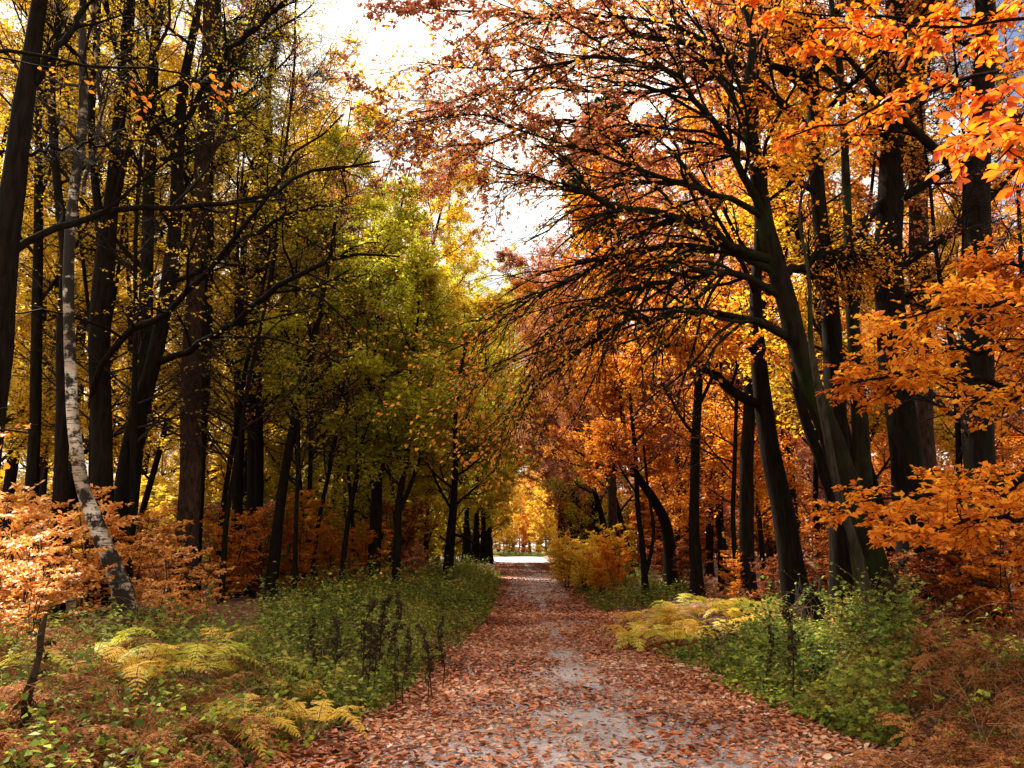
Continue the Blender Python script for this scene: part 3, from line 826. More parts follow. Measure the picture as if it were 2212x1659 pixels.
hero("beech_tree", "beech past the right edge, level orange sprays spread before the dark trunks", 7.5,
     [(2420, None, 90), (2400, 900, 80), (2390, 400, 70)], seed=71, leaf=L_GOLD, top=11, autolimb=4, t0=0.7, crown=0.6,
     limbs=[[(2400, 980, 22, 7.5), (2260, 1010, 16, 7.4), (2120, 1060, 12, 7.3), (1980, 1080, 8, 7.2), (1850, 1090, 3, 7.1)],
            [(2400, 900, 22, 7.5), (2260, 860, 16, 7.8), (2120, 820, 12, 8.0), (1980, 800, 9, 8.2), (1840, 830, 4, 8.4)],
            [(2400, 720, 22, 7.5), (2280, 680, 16, 7.4), (2140, 660, 12, 7.3), (2000, 680, 7, 7.2), (1950, 690, 3, 7.1)],
            [(2400, 1080, 18, 7.5), (2280, 1120, 13, 7.0), (2150, 1120, 9, 6.7), (1990, 1145, 5, 6.5)],
            [(2400, 620, 18, 7.5), (2300, 580, 13, 7.8), (2200, 570, 9, 8.0), (2100, 600, 5, 8.2)],
            [(2400, 800, 18, 7.5), (2280, 770, 13, 8.6), (2100, 750, 9, 9.2), (1960, 760, 5, 9.6)]],
     limb_br=12, ntw=8, nlf=10, limb_leaf=1.0, detail=False, droop=-0.15, flat=0.18, brl=(0.18, 0.36), twl=(0.2, 0.5), lsize=0.075)
hero("beech_tree", "beech past the left edge, few orange leaves on thin twigs before dark trunks", 6.0,
     [(-560, None, 90), (-540, 700, 80), (-520, 200, 70)], seed=72, leaf=L_ORANGE, top=11, autolimb=3, t0=0.8, crown=0.4,
     limbs=[[(-520, 300, 22, 6.0), (-250, 190, 14, 6.2), (0, 110, 10, 6.6), (200, 140, 7, 7.0), (380, 160, 5, 7.2), (560, 270, 3, 7.4)],
            [(-540, 900, 16, 6.0), (-300, 880, 10, 6.0), (-80, 920, 7, 6.0), (60, 950, 4, 6.0)]],
     limb_br=5, ntw=4, nlf=4, limb_leaf=0.5, detail=True, droop=-0.2, brl=(0.12, 0.3), twl=(0.2, 0.45), lsize=0.075)

# ------------------------------------------------------------------ the wood behind: every tree on its own
rng = np.random.default_rng(77)
def scatter(n, x0, x1, y0, y1, mind, keep=lambda x, y: True):
    pts = []
    tries = 0
    while len(pts) < n and tries < n * 60:
        tries += 1
        x, y = rng.uniform(x0, x1), rng.uniform(y0, y1)
        if not keep(x, y):
            continue
        if all((x - a) ** 2 + (y - b) ** 2 > mind * mind for a, b in pts):
            pts.append((x, y))
    return pts

def offpath(x, y, m=2.0):
    return x < interp(y, XL) - m or x > interp(y, XR) + m

# rows lining the path on the left, green and olive, low crowns
for k, (x, y, kind, s, lm) in enumerate([
        (-4.6, 27, 'under', .95, L_GREEN), (-3.4, 33, 'under', 1.0, L_OLIVE), (-6.6, 30, 'under', 1.25, L_GREEN), (-3.0, 40, 'under', 1.15, L_GREEN), (-4.6, 37, 'tall', .70, L_GREEN),
        (-2.8, 48, 'tall', .80, L_OLIVE), (-6.6, 44, 'tall', .85, L_OLIVE), (-2.8, 57, 'tall', .9, L_GREEN), (-7.5, 56, 'tall', .95, L_YELLOW), (-4.2, 53, 'wide', .95, L_GREEN), (-3.8, 64, 'wide', 1.0, L_YELLOW), (-3.6, 75, 'wide', 1.1, L_OLIVE), (-4.2, 82, 'wide', 1.15, L_GOLD), (-2.2, 47, 'wide', .8, L_GREEN), (-2.2, 60, 'wide', 1.0, L_GREEN), (-1.9, 70, 'wide', 1.1, L_OLIVE), (-2.2, 84, 'wide', 1.2, L_YELLOW),
        (-3.4, 68, 'tall', .95, L_YELLOW), (-4.2, 79, 'tall', 1.0, L_OLIVE), (-9, 36, 'tall', .95, L_YELLOW), (-8.6, 26, 'under', 1.3, L_OLIVE), (-12, 31, 'tall', .95, L_OLIVE),
        (-8.2, 31, 'tall', .98, L_YELLOW), (-6.4, 33.5, 'tall', 1.0, L_YELLOW), (-5.2, 42, 'slim', 1.2, L_GREEN), (-15, 27, 'tall', 1.0, L_YELLOW), (-2.4, 72, 'under', 1.3, L_OLIVE), (-2.6, 81, 'under', 1.4, L_YELLOW), (-2.6, 63, 'under', 1.3, L_GREEN), (-2.8, 52, 'under', 1.2, L_GREEN)]):
    place_tree(kind, k, x, y, s, k * 1.7, lm, "green and olive leaved tree lining the left side of the path farther on", "trees lining the left of the path")
# rows on the right, orange and russet
for k, (x, y, kind, s, lm) in enumerate([
        (5.6, 27, 'under', .95, L_ORANGE), (4.9, 33, 'tall', .62, L_ORANGE), (8.0, 24, 'under', 1.1, L_GOLD), (8.2, 31, 'tall', .85, L_RUSSET), (5.0, 40, 'tall', .75, L_RUSSET),
        (9.4, 39, 'tall', .9, L_GOLD), (5.2, 48, 'tall', .85, L_RUSSET), (5.4, 57, 'tall', .9, L_RUSSET), (10.4, 50, 'tall', 1.0, L_YELLOW), (5.6, 67, 'tall', .95, L_OLIVE),
        (6.0, 78, 'tall', 1.0, L_ORANGE), (12, 34, 'tall', .9, L_GOLD), (6.6, 21.5, 'under', .8, L_GOLD), (4.6, 44, 'under', 1.1, L_GREEN), (4.8, 53, 'under', 1.2, L_ORANGE), (5.0, 62, 'under', 1.2, L_RUSSET), (5.4, 72, 'under', 1.3, L_RUSSET),
        (5.6, 82, 'under', 1.4, L_GOLD), (7.2, 36, 'tall', .8, L_GOLD), (6.0, 46, 'wide', .9, L_RUSSET), (5.6, 59, 'wide', 1.0, L_ORANGE), (5.4, 70, 'wide', 1.05, L_RUSSET), (6.0, 81, 'wide', 1.15, L_GOLD), (4.0, 55, 'wide', .9, L_RUSSET), (4.2, 65, 'wide', 1.05, L_ORANGE), (4.6, 77, 'wide', 1.15, L_GOLD), (5.4, 84, 'wide', 1.25, L_GOLD)]):
    place_tree(kind, k + 1, x, y, s, k * 2.3 + 1, lm, "orange or russet leaved tree lining the right side of the path farther on", "trees lining the right of the path")
hero("pine_tree", "tall pine with a dense nearly black crown high above the path, behind the beech limbs", 31.0,
     [(1325, None, 20), (1318, 900, 18), (1310, 600, 16), (1300, 400, 14), (1288, 250, 10)], seed=83, leaf=L_DARKGREEN, bark=bark_pine, top=20.5, autolimb=26, t0=0.68, crown=2.2,
     autolen=(1.6, 3.2), nbr=9, ntw=8, nlf=12, lsize=0.13, flat=0.8)
place_shrub_later = []
# beyond the sunlit opening
for k, (x, y, kind, s, lm) in enumerate([
        (-9, 160, 'tall', 1.1, L_YELLOW), (-3, 168, 'under', 1.2, L_YELLOW), (9, 160, 'under', 1.4, L_GOLD), (3, 205, 'tall', 1.1, L_YELLOW), (-3, 190, 'tall', 1.1, L_ORANGE), (6, 178, 'tall', 1.1, L_YELLOW),
        (1.2, 139, 'under', 1.2, L_LIT), (3.0, 142, 'under', 1.3, L_GOLD), (4.8, 138, 'under', 1.2, L_YELLOW), (-0.8, 142, 'under', 1.3, L_YELLOW), (6.6, 140, 'under', 1.3, L_GOLD), (-3.4, 139, 'under', 1.3, L_OLIVE), (9, 138, 'under', 1.3, L_ORANGE), (-6, 140, 'under', 1.3, L_YELLOW), (-0.5, 156, 'wide', 1.1, L_YELLOW), (3.6, 159, 'wide', 1.1, L_GOLD), (14, 170, 'tall', 1.1, L_ORANGE), (-14, 175, 'tall', 1.1, L_OLIVE), (0, 225, 'tall', 1.2, L_GOLD), (7, 222, 'tall', 1.2, L_YELLOW), (-7, 215, 'tall', 1.2, L_OLIVE),
        (2.6, 215, 'under', 1.2, L_YELLOW), (4.6, 212, 'under', 1.2, L_GOLD), (0.5, 212, 'under', 1.2, L_YELLOW), (-18, 200, 'tall', 1.2, L_YELLOW), (18, 205, 'tall', 1.2, L_GOLD), (-11, 195, 'tall', 1.2, L_YELLOW), (12, 195, 'tall', 1.2, L_ORANGE), (-4, 240, 'tall', 1.3, L_YELLOW), (3, 245, 'tall', 1.3, L_OLIVE), (10, 240, 'tall', 1.3, L_GOLD), (-12, 240, 'tall', 1.3, L_OLIVE),
        (-2, 205, 'under', 1.6, L_GOLD), (7, 206, 'under', 1.6, L_YELLOW), (-6, 180, 'under', 1.5, L_YELLOW), (10, 184, 'under', 1.5, L_YELLOW), (-11, 168, 'under', 1.6, L_OLIVE), (14, 150, 'under', 1.5, L_ORANGE), (-15, 150, 'under', 1.6, L_OLIVE), (12, 128, 'tall', .95, L_ORANGE), (11, 105, 'tall', .9, L_RUSSET), (11, 92, 'tall', .9, L_YELLOW)]):
    place_tree(kind, k, x, y, s, k * 1.3, lm, "golden tree closing the far end of the path beyond the sunlit opening", "trees at the far end")
for k in range(16):
    x, y = -13 + 1.9 * k + rng.uniform(-.5, .5), 133 + rng.uniform(-3, 3)
    place_shrub_later.append((3, x, y, 2.0 + rng.uniform(-.4, .6), (L_GOLD, L_LIT, L_YELLOW, L_LIT)[k % 4]))
# deep wood, left
dl = scatter(62, -42, -5.5, 22, 100, 3.4, lambda x, y: x < -5.5 and x > -0.86 * y and not (y > 84 and x > -17) and offpath(x, y, 5))
for k, (x, y) in enumerate(dl):
    kind = ('tall', 'slim', 'slim', 'under', 'tall', 'bare')[k % 6]
    lm = (L_YELLOW, L_YELLOW, L_OLIVE, L_OLIVE, L_YELLOW, L_RUSSET)[k % 6]
    place_tree(kind, k, x, y, rng.uniform(.85, 1.2), rng.uniform(0, 6), lm, "yellow or olive leaved tree standing deep in the wood left of the path", "trees deep in the left wood")
dr = scatter(56, 7, 46, 20, 100, 3.6, lambda x, y: x < 0.9 * y + 2 and offpath(x, y, 5))
for k, (x, y) in enumerate(dr):
    kind = ('tall', 'under', 'tall', 'slim', 'under', 'tall', 'bare')[k % 7]
    lm = (L_RUSSET, L_ORANGE, L_ORANGE, L_GOLD, L_RUSSET, L_GOLD, L_RUSSET)[k % 7]
    place_tree(kind, k, x, y, rng.uniform(.85, 1.2), rng.uniform(0, 6), lm, "russet or golden leaved tree standing deep in the wood right of the path", "trees deep in the right wood")
# thin nearer stems with open crowns
for k, (x, y, kind, s, lm, lb) in enumerate([
        (-9.6, 18.5, 'bare', .9, L_YELLOW, "l"), (-7.0, 19.5, 'bare', .85, L_OLIVE, "l"), (-5.3, 21.5, 'bare', .8, L_OLIVE, "l"), (-12.5, 20, 'slim', 1.0, L_YELLOW, "l"),
        (-11, 24, 'slim', 1.0, L_YELLOW, "l"), (-14.5, 24.5, 'slim', 1.1, L_YELLOW, "l"), (-4.6, 24.0, 'bare', .75, L_RUSSET, "l"), (-6.0, 17.0, 'bare', .7, L_OLIVE, "l"), (-4.3, 20.5, 'bare', .85, L_RUSSET, "l"), (-7.4, 15.5, 'bare', .8, L_YELLOW, "l"), (-6.6, 21, 'bare', 1.0, L_RUSSET, "l"), (-4.9, 18.6, 'bare', .7, L_OLIVE, "l"),
        (6.6, 14.5, 'slim', .95, L_YELLOW, "r"), (8.2, 14.0, 'bare', .8, L_YELLOW, "r"), (6.9, 12.6, 'bare', .7, L_RUSSET, "r"), (-8.0, 23, 'bare', 1.0, L_YELLOW, "l"), (-10.5, 20.5, 'bare', .9, L_YELLOW, "l"), (-6.2, 25, 'bare', 1.0, L_RUSSET, "l"), (-3.9, 28, 'bare', .9, L_OLIVE, "l"),
        (8.4, 22, 'bare', 1.0, L_RUSSET, "r"), (6.6, 26, 'bare', 1.0, L_RUSSET, "r"), (10.5, 16, 'bare', .8, L_RUSSET, "r"),
        (7.4, 17.5, 'bare', .85, L_RUSSET, "r"), (9.2, 19.5, 'slim', .95, L_YELLOW, "r"), (11.6, 18.5, 'slim', .9, L_YELLOW, "r"), (5.4, 19.5, 'bare', .75, L_RUSSET, "r"), (12.6, 22, 'under', 1.1, L_ORANGE, "r")]):
    place_tree(kind, k, x, y, s, k * 2.1, lm, "thin twiggy tree half bare of leaves just behind the dark trunks " + ("left" if lb == "l" else "right") + " of the path",
               "twiggy trees " + ("left" if lb == "l" else "right") + " of the path")

# ------------------------------------------------------------------ beech saplings and shrubs
def proto_shrub(seed, H=2.2, nst=5, flat=0.25, sz=0.075, nl=12, nb=14, up=0.05, blen=(0.35, 0.95)):
    rng = np.random.default_rng(seed)
    st = []
    for k in range(nst):
        a = rng.uniform(0, 6.28)
        q = [[0.1 * math.cos(a), 0.1 * math.sin(a), -0.1]]
        tip = np.array([math.cos(a), math.sin(a)]) * rng.uniform(0.2, 0.7) * H * 0.5
        for f in (0.3, 0.6, 1.0):
            q.append([tip[0] * f ** 1.3 + rng.normal() * 0.04, tip[1] * f ** 1.3 + rng.normal() * 0.04, H * f * rng.uniform(0.8, 1.0)])
        st.append(resample(q, 12))
    Q = np.stack(st)
    QR = np.linspace(0.018, 0.004, 12)[None] * np.ones((nst, 1))
    b, bR = children(rng, Q, QR, nb, 0.1, 1.0, (60, 88), blen, 7, flat, up, 0.07, 0.6, absolute=True, shrink=0.5)
    t, tR = children(rng, b, bR, 7, 0.1, 1.0, (30, 55), (0.12, 0.4), 4, flat * 0.5, 0, 0.08, 0.6, absolute=True, shrink=0.5)
    gb, gl = Geo(), Geo()
    tubes(gb, Q, QR, 6)
    tubes(gb, b, np.maximum(bR, 0.003), 4)
    tubes(gb, t, np.maximum(tR, 0.002), 3)
    leaves(gl, rng, t, nl, sz, 0.0, 0.7, 0.05, 1.5)
    leaves(gl, rng, b, nl, sz, 0.1, 0.7, 0.05, 1.5)
    return gb.mesh("shrub_stems", twig_grey), gl.mesh("shrub_foliage", L_PINK, smooth=False)
SH = [proto_shrub(s) for s in (1, 2, 3)] + [proto_shrub(4, 3.0, 6, 0.35, 0.09, 14)]
SPRAY = [proto_shrub(s, 1.75, 3, 0.06, 0.085, 11, 7, -0.12, (0.7, 1.35)) for s in (7, 8, 9)]

def place_shrub(i, x, y, s, lm, label, group=None, name="beech_sapling", cat="sapling", sz=None, lib=None):
    lib = lib or SH
    gb, gl = lib[i % len(lib)]
    root = link(name, None)
    root.location = (x, y, gz1(x, y))
    root.rotation_euler = (0, 0, i * 1.9)
    root.scale = (s, s, s if sz is None else sz)
    tag(root, label, cat, group)
    link("stems", gb, root)
    o = link("foliage", gl, root)
    o.material_slots[0].link = 'OBJECT'
    o.material_slots[0].material = lm

for k, (u, y, s) in enumerate([(10, 10.2, .85), (110, 11.6, .95), (40, 12.8, 1.1), (300, 14.2, 1.05), (200, 13.6, 1.15), (375, 13.4, .75), (-70, 11.2, 1.1), (-150, 9.4, 1.0), (110, 14.6, 1.3),
                               (0, 14.5, 1.3), (-40, 9.2, .7), (90, 9.6, .6), (350, 12.2, .5), (400, 14.8, .7), (455, 14.2, .5), (60, 11.0, .8), (260, 14.0, 1.0), (-30, 13.5, 1.2)]):
    p = P(u, 1180, y)
    place_shrub(k, p[0], y, s, L_PINK, "bright pale orange beech sapling with level sprays round the leaning birch's foot", "pale orange saplings by the birch", lib=SPRAY, sz=s * 1.12)
for k, (u, y, s) in enumerate([(500, 19, 1.0), (560, 20.5, 1.1), (640, 21, .9), (470, 23, 1.2), (720, 22, .9), (380, 20, 1.1), (800, 22, .7), (880, 23, .7), (300, 22, 1.1)]):
    p = P(u, 1180, y)
    place_shrub(k + 1, p[0], y, s, L_RUSSET if k % 2 else L_ORANGE, "dull orange sapling in the shade behind the nettles on the left", "saplings in the shade on the left")
for k, (u, y, s, lm) in enumerate([(1225, 32, .85, L_LIT), (1262, 29, .8, L_LIT), (1300, 27, .75, L_GOLD), (1325, 25, .6, L_GOLD), (1240, 36, .9, L_LIT), (1215, 42, 1.0, L_LIT), (1290, 31, .95, L_LIT), (1345, 27, .7, L_YELLOW), (1255, 33, .9, L_YELLOW), (1205, 50, 1.2, L_LIT)]):
    p = P(u, 1180, y)
    place_shrub(k, p[0], y, s, lm, "bright golden shrub crowding the right edge of the path farther on", "golden shrubs right of the path", "golden_shrub", "shrub")
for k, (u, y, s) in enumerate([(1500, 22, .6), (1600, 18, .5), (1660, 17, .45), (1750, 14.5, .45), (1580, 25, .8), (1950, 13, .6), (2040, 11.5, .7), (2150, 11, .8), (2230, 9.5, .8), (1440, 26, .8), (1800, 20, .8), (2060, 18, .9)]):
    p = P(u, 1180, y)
    place_shrub(k, p[0], y, s, (L_SHADED, L_ORANGE, L_SHADED)[k % 3], "russet sapling, leaves darkened for shade, among the trunks on the right", "saplings among the right trunks")
# understorey filling the depth of the wood
us = scatter(46, -34, -5.0, 26, 62, 2.6, lambda x, y: x > -0.8 * y)
for k, (x, y) in enumerate(us):
    place_shrub(3, x, y, rng.uniform(1.0, 1.7), (L_OLIVE, L_YELLOW, L_YELLOW)[k % 3], "low dim bush filling the shade deep in the left wood", "bushes deep in the left wood", "bush", "bush")
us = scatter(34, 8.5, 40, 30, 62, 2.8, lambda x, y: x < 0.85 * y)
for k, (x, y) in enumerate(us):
    place_shrub(3, x, y, rng.uniform(1.0, 1.7), (L_SHADED, L_ORANGE, L_SHADED)[k % 3], "low dim bush filling the shade deep in the right wood", "bushes deep in the right wood", "bush", "bush")

for k, (i_, x, y, s, lm) in enumerate(place_shrub_later):
    place_shrub(i_, x, y, s, lm, "golden bush closing the end of the path beyond the sunlit opening", "bushes at the far end", "bush", "bush", s * 1.4)
for side in (-1, 1):
    for k, (x, y) in enumerate(scatter(42, 4.5, 52, 60, 100, 3.0, lambda x, y: x < 0.66 * y and (y < 84 or x > 12))):
        place_shrub(3, x * side + (1.6 if side > 0 else 0), y, rng.uniform(1.5, 2.6), ((L_OLIVE, L_YELLOW, L_GREEN) if side < 0 else (L_RUSSET, L_ORANGE, L_GOLD))[k % 3],
                    "bush far off between the trunks " + ("left" if side < 0 else "right") + " of the path's far end", "far off bushes " + ("left" if side < 0 else "right") + " of the path", "bush", "bush")
for k, (x, y, s) in enumerate([(6.2, 46, 1.3), (7.6, 50, 1.5), (5.6, 55, 1.4), (8.6, 44, 1.4), (6.6, 62, 1.8), (9.4, 56, 1.8), (5.8, 70, 1.8), (8, 72, 2.0), (11, 64, 2.0)]):
    place_shrub(3, x, y, s, (L_ORANGE, L_GOLD, L_SHADED)[k % 3], "orange bush behind the golden shrubs right of the path", "bushes behind the golden shrubs", "bush", "bush")
for k, (x, y, s) in enumerate([(-5.0, 47, 1.3), (-6.2, 52, 1.5), (-4.8, 58, 1.5), (-7.6, 48, 1.5), (-6, 64, 1.8), (-8.6, 58, 1.8), (-5.2, 72, 1.8), (-7.6, 74, 2.0), (-10.5, 66, 2.0), (-4.6, 39, 1.0), (-6.2, 41, 1.2)]):
    place_shrub(3, x, y, s, (L_OLIVE, L_GREEN, L_OLIVE)[k % 3], "olive bush between the farther thin trunks on the left of the path", "olive bushes left of the path", "bush", "bush")
# broken stump
def stump():
    rng = np.random.default_rng(5)
    y = 12.9
    p = P(1742, 1180, y)
    z = gz1(p[0], y)
    n, rings = 20, 9
    V = []
    for k in range(rings):
        f = k / (rings - 1)
        for j in range(n):
            a = j / n * 2 * np.pi
            jag = 0.10 * np.sin(3 * a + 1) + 0.07 * np.sin(7 * a) + 0.04 * np.sin(11 * a + 2)
            h = f * (0.50 + jag)
            r = 0.26 * (1 - 0.42 * min(f * 1.3, 1)) * (1 + 0.10 * np.sin(5 * a) + 0.05 * np.sin(9 * a + f * 3)) + 0.12 * math.exp(-f * 6)
            V.append([r * math.cos(a), r * math.sin(a), h - 0.08])
    for j in range(n):
        a = j / n * 2 * np.pi
        V.append([0.07 * math.cos(a), 0.07 * math.sin(a), 0.26])
    i = np.arange(rings)[:, None] * n + np.arange(n)[None]
    i2 = np.arange(rings)[:, None] * n + (np.arange(n)[None] + 1) % n
    F = np.stack([i, i2, i2 + n, i + n], -1).reshape(-1, 4)
    o = link("tree_stump", Geo().add(np.array(V), F).mesh("tree_stump", bark_dark))
    o.location = (p[0], y, z)
    o.scale = (1.25, 1.25, 1.55)
    tag(o, "low jagged dark stump on the leaf litter left of the right hand clump of trunks", "stump")
stump()

# ------------------------------------------------------------------ bracken
def proto_frond(rng, n_fr=6, L=0.9, erect=0.7, droop=1.5, curl=0.0, lsz=1.0):
    fr = []
    for k in range(n_fr):
        a = k / n_fr * 6.28 + rng.uniform(-0.4, 0.4)
        d = np.array([math.cos(a), math.sin(a), erect * rng.uniform(0.8, 1.5)])
        d = unit(d)
        pts = [np.array([0, 0, -0.03])]
        l = L * rng.uniform(0.7, 1.15)
        for s in range(13):
            pts.append(pts[-1] + d * l / 13)
            d = unit(d + np.array([0, 0, -droop / 13 * rng.uniform(0.6, 1.4)]) + rng.normal(size=3) * 0.03)
        fr.append(np.array(pts))
    Q = np.stack(fr)
    QR = np.linspace(0.006, 0.0015, 14)[None] * np.ones((n_fr, 1))
    # pinnae, paired along each rachis
    npn = 19
    M = n_fr
    idx = np.repeat(np.arange(M), npn * 2)
    t = np.tile(np.repeat(np.linspace(0.25, 0.985, npn), 2), M)
    sg = np.tile(np.array([1.0, -1.0]), M * npn)[:, None]
    pos, d, _ = sample_at(Q, QR, idx, t)
    lat = unit(np.cross(d, [[0, 0, 1.0]]))
    nrm = unit(np.cross(lat, d))
    f = (t - 0.25) / 0.735
    pl = (0.235 * L * lsz * (1 - f) ** 0.8 * (0.55 + 0.45 * np.minimum(f * 4, 1)) + 0.010)[:, None] * rng.uniform(0.85, 1.1, (len(idx), 1))
    ax = unit(sg * lat + d * 0.35 + nrm * 0.1 + rng.normal(size=(len(idx), 3)) * (0.06 + curl))
    K = 5
    pp = [pos]
    dd = ax
    for k in range(K - 1):
        dd = unit(dd + np.array([[0, 0, -0.10]]) - nrm * curl * rng.uniform(0, 1, (len(idx), 1)))
        pp.append(pp[-1] + dd * pl / (K - 1))
    Pn = np.stack(pp, 1)
    gs, gl = Geo(), Geo()
    tubes(gs, Q, QR, 4)
    # pinnules: pairs of small blades along each pinna
    npl = 9
    N = len(Pn)
    id2 = np.repeat(np.arange(N), npl * 2)
    t2 = np.tile(np.repeat(np.linspace(0.06, 0.97, npl), 2), N)
    s2 = np.tile(np.array([1.0, -1.0]), N * npl)[:, None]
    p2, d2, _ = sample_at(Pn, np.ones(Pn.shape[:2]), id2, t2)
    n2 = nrm[id2]
    l2 = unit(np.cross(d2, n2))
    a2 = unit(s2 * l2 + d2 * 0.45 + rng.normal(size=(len(id2), 3)) * (0.05 + curl * 0.8))
    b2 = unit(np.cross(n2, a2))
    ll = (pl[id2] * 0.15 * (1.15 - t2[:, None]) + 0.005)
    ww = pl[id2] / npl * 0.40 + 0.001
    v = np.stack([p2 - b2 * ww, p2 + b2 * ww, p2 + a2 * ll + b2 * ww * 0.4, p2 + a2 * ll - b2 * ww * 0.4], 1)
    gl.add(v, np.arange(len(id2))[:, None] * 4 + np.arange(4)[None])
    return gs.mesh("fern_stalks", stalk_brown), gl.mesh("fern_fronds", L_FERN_B, smooth=False)
r5 = np.random.default_rng(8)
FERN = [proto_frond(r5, 6, 1.0, 1.3, 2.4, 0.08), proto_frond(r5, 5, 0.95, 1.8, 2.3, 0.1), proto_frond(r5, 6, 1.05, 1.0, 1.9, 0.08)]
DEADF = [proto_frond(r5, 8, 1.0, 1.7, 2.6, 0.22, 0.8), proto_frond(r5, 7, 0.95, 1.4, 2.4, 0.30, 0.8), proto_frond(r5, 7, 1.05, 2.0, 3.0, 0.25, 0.7)]

def place_fern(lib, i, x, y, s, lm, label, group=None, rz=0.0, z=0.0):
    gs, gl = lib[i % len(lib)]
    root = link("bracken_fern", None)
    root.location = (x, y, gz1(x, y) + z)
    root.rotation_euler = (r5.uniform(-.12, .12), r5.uniform(-.12, .12), rz)
    root.scale = (s, s, s)
    tag(root, label, "fern", group)
    link("stalk", gs, root)
    o = link("frond", gl, root)
    o.material_slots[0].link = 'OBJECT'
    o.material_slots[0].material = lm

for k, (u, v, y, s, lm, lb) in enumerate([
        (430, 0, 7.6, 1.0, L_FERN_G, "lime green bracken with arching fronds, widest of those in front of the birch"),
        (330, 0, 7.0, 1.0, L_FERN_Y, "pale yellow bracken with one long frond drooping to the right, in front of the birch"),
        (570, 0, 8.6, .85, L_FERN_G, "upright lime bracken at the edge of the nettles, right of the birch"),
        (560, 0, 6.7, .75, L_FERN_Y, "small faded yellow bracken low among the brown bracken, nearest the path on the left"),
        (700, 0, 6.9, .7, L_FERN_Y, "ragged yellow bracken beside the path's left edge"),
        (480, 0, 9.2, .8, L_FERN_Y, "tawny yellow bracken close to the birch's foot, behind the lime green one"),
        (250, 0, 8.4, .8, L_FERN_G, "small lime bracken half sunk in brown fronds left of the pale yellow one"),
        (660, 0, 7.8, .6, L_FERN_Y, "little yellow bracken tucked into the near end of the nettles"),
        (10, 0, 7.0, .9, L_FERN_G, "green bracken cut by the left edge above the dead brown stem")]):
    p = P(u, 1180, y)
    place_fern(FERN, k, p[0], y, s, lm, lb, None, k * 1.3, 0.12)
for k in range(38):
    y = r5.uniform(12.8, 17.2)
    u = 1345 + 290 * r5.uniform() ** 0.9 + (15 - y) * 6
    p = P(u, 1180, y)
    place_fern(FERN, k, p[0], y, r5.uniform(.55, .85), (L_FERN_Y, L_FERN_Y, L_FERN_G)[k % 3], "glowing yellow bracken at the path's right edge before the leaning trunks", "yellow bracken right of the path", k * 2.2, r5.uniform(0, .12))
# dead brown bracken both sides
spots = []
for u, y in [(30, 5.6), (150, 5.9), (260, 6.2), (380, 6.0), (90, 6.6), (220, 7.0), (330, 6.6), (470, 6.5), (20, 7.6), (130, 8.0), (-60, 6.4), (-40, 8.4), (440, 7.0), (540, 7.3), (60, 9.2), (200, 9.0), (300, 5.4), (-20, 5.0), (180, 5.1), (340, 8.2), (500, 8.2), (250, 8.0), (400, 9.0), (60, 6.1), (180, 6.4), (300, 7.4), (-30, 7.2), (110, 5.2), (240, 5.6)]:
    spots.append((u, y, 'l'))
for u, y in [(2080, 6.6), (2170, 6.2), (2250, 6.8), (2000, 7.2), (2110, 7.4), (2200, 7.8), (1940, 7.7), (2040, 8.2), (2150, 8.8), (2260, 8.8), (2180, 5.7), (2100, 5.9), (2290, 5.8), (1980, 6.6), (1920, 9.0), (1990, 8.8), (2080, 8.4), (2230, 8.2), (2020, 10.2), (2120, 10.4), (1960, 6.1), (2060, 9.6), (2180, 9.8), (2240, 7.3)]:
    spots.append((u, y, 'r'))
for k, (u, y, sd_) in enumerate(spots):
    if k % 4 == 2:
        continue
    p = P(u, 1180, y)
    place_fern(DEADF, k, p[0], y, r5.uniform(.85, 1.2), L_FERN_B, "withered brown bracken in the tangle on the " + ("left" if sd_ == 'l' else "right") + " verge", "brown bracken on the " + ("left" if sd_ == 'l' else "right") + " verge", k * 1.1)

# ------------------------------------------------------------------ nettles, brambles, herbs (nobody could count them)
def herb_mass(name, label, cat, mat, stemmat, n, region, hfun, seed, sz=0.06, nl=14, arch=0.0, wide=0.55, hang=0.35):
    rng = np.random.default_rng(seed)
    x, y = region(rng, n)
    h = hfun(x, y, rng)
    m = h > 0.05
    x, y, h = x[m], y[m], h[m]
    N = len(x)
    z = gz(x, y)
    a = rng.uniform(0, 6.28, N)
    lean = rng.uniform(0.05, 0.35, N) + arch * rng.uniform(0, 1, N)
    K = 6
    t = np.linspace(0, 1, K)
    q = np.zeros((N, K, 3))
    q[:, :, 0] = x[:, None] + np.cos(a)[:, None] * (lean * h)[:, None] * t ** 1.6 + rng.normal(size=(N, K)) * 0.012
    q[:, :, 1] = y[:, None] + np.sin(a)[:, None] * (lean * h)[:, None] * t ** 1.6 + rng.normal(size=(N, K)) * 0.012
    q[:, :, 2] = z[:, None] - 0.03 + h[:, None] * (t - arch * 0.45 * t ** 2.2)
    gs = Geo()
    tubes(gs, q, np.linspace(0.0035, 0.0012, K)[None] * np.ones((N, 1)), 3)
    gl = Geo()
    leaves(gl, rng, q, nl, sz, 0.12, 1.3, hang, 0.9, 0.0, wide=wide, jit=0.01)
    root = link(name, gl.mesh(name, mat, smooth=False))
    tag(root, label, cat, None, "stuff")
    link("stems", gs.mesh("stems", stemmat), root)

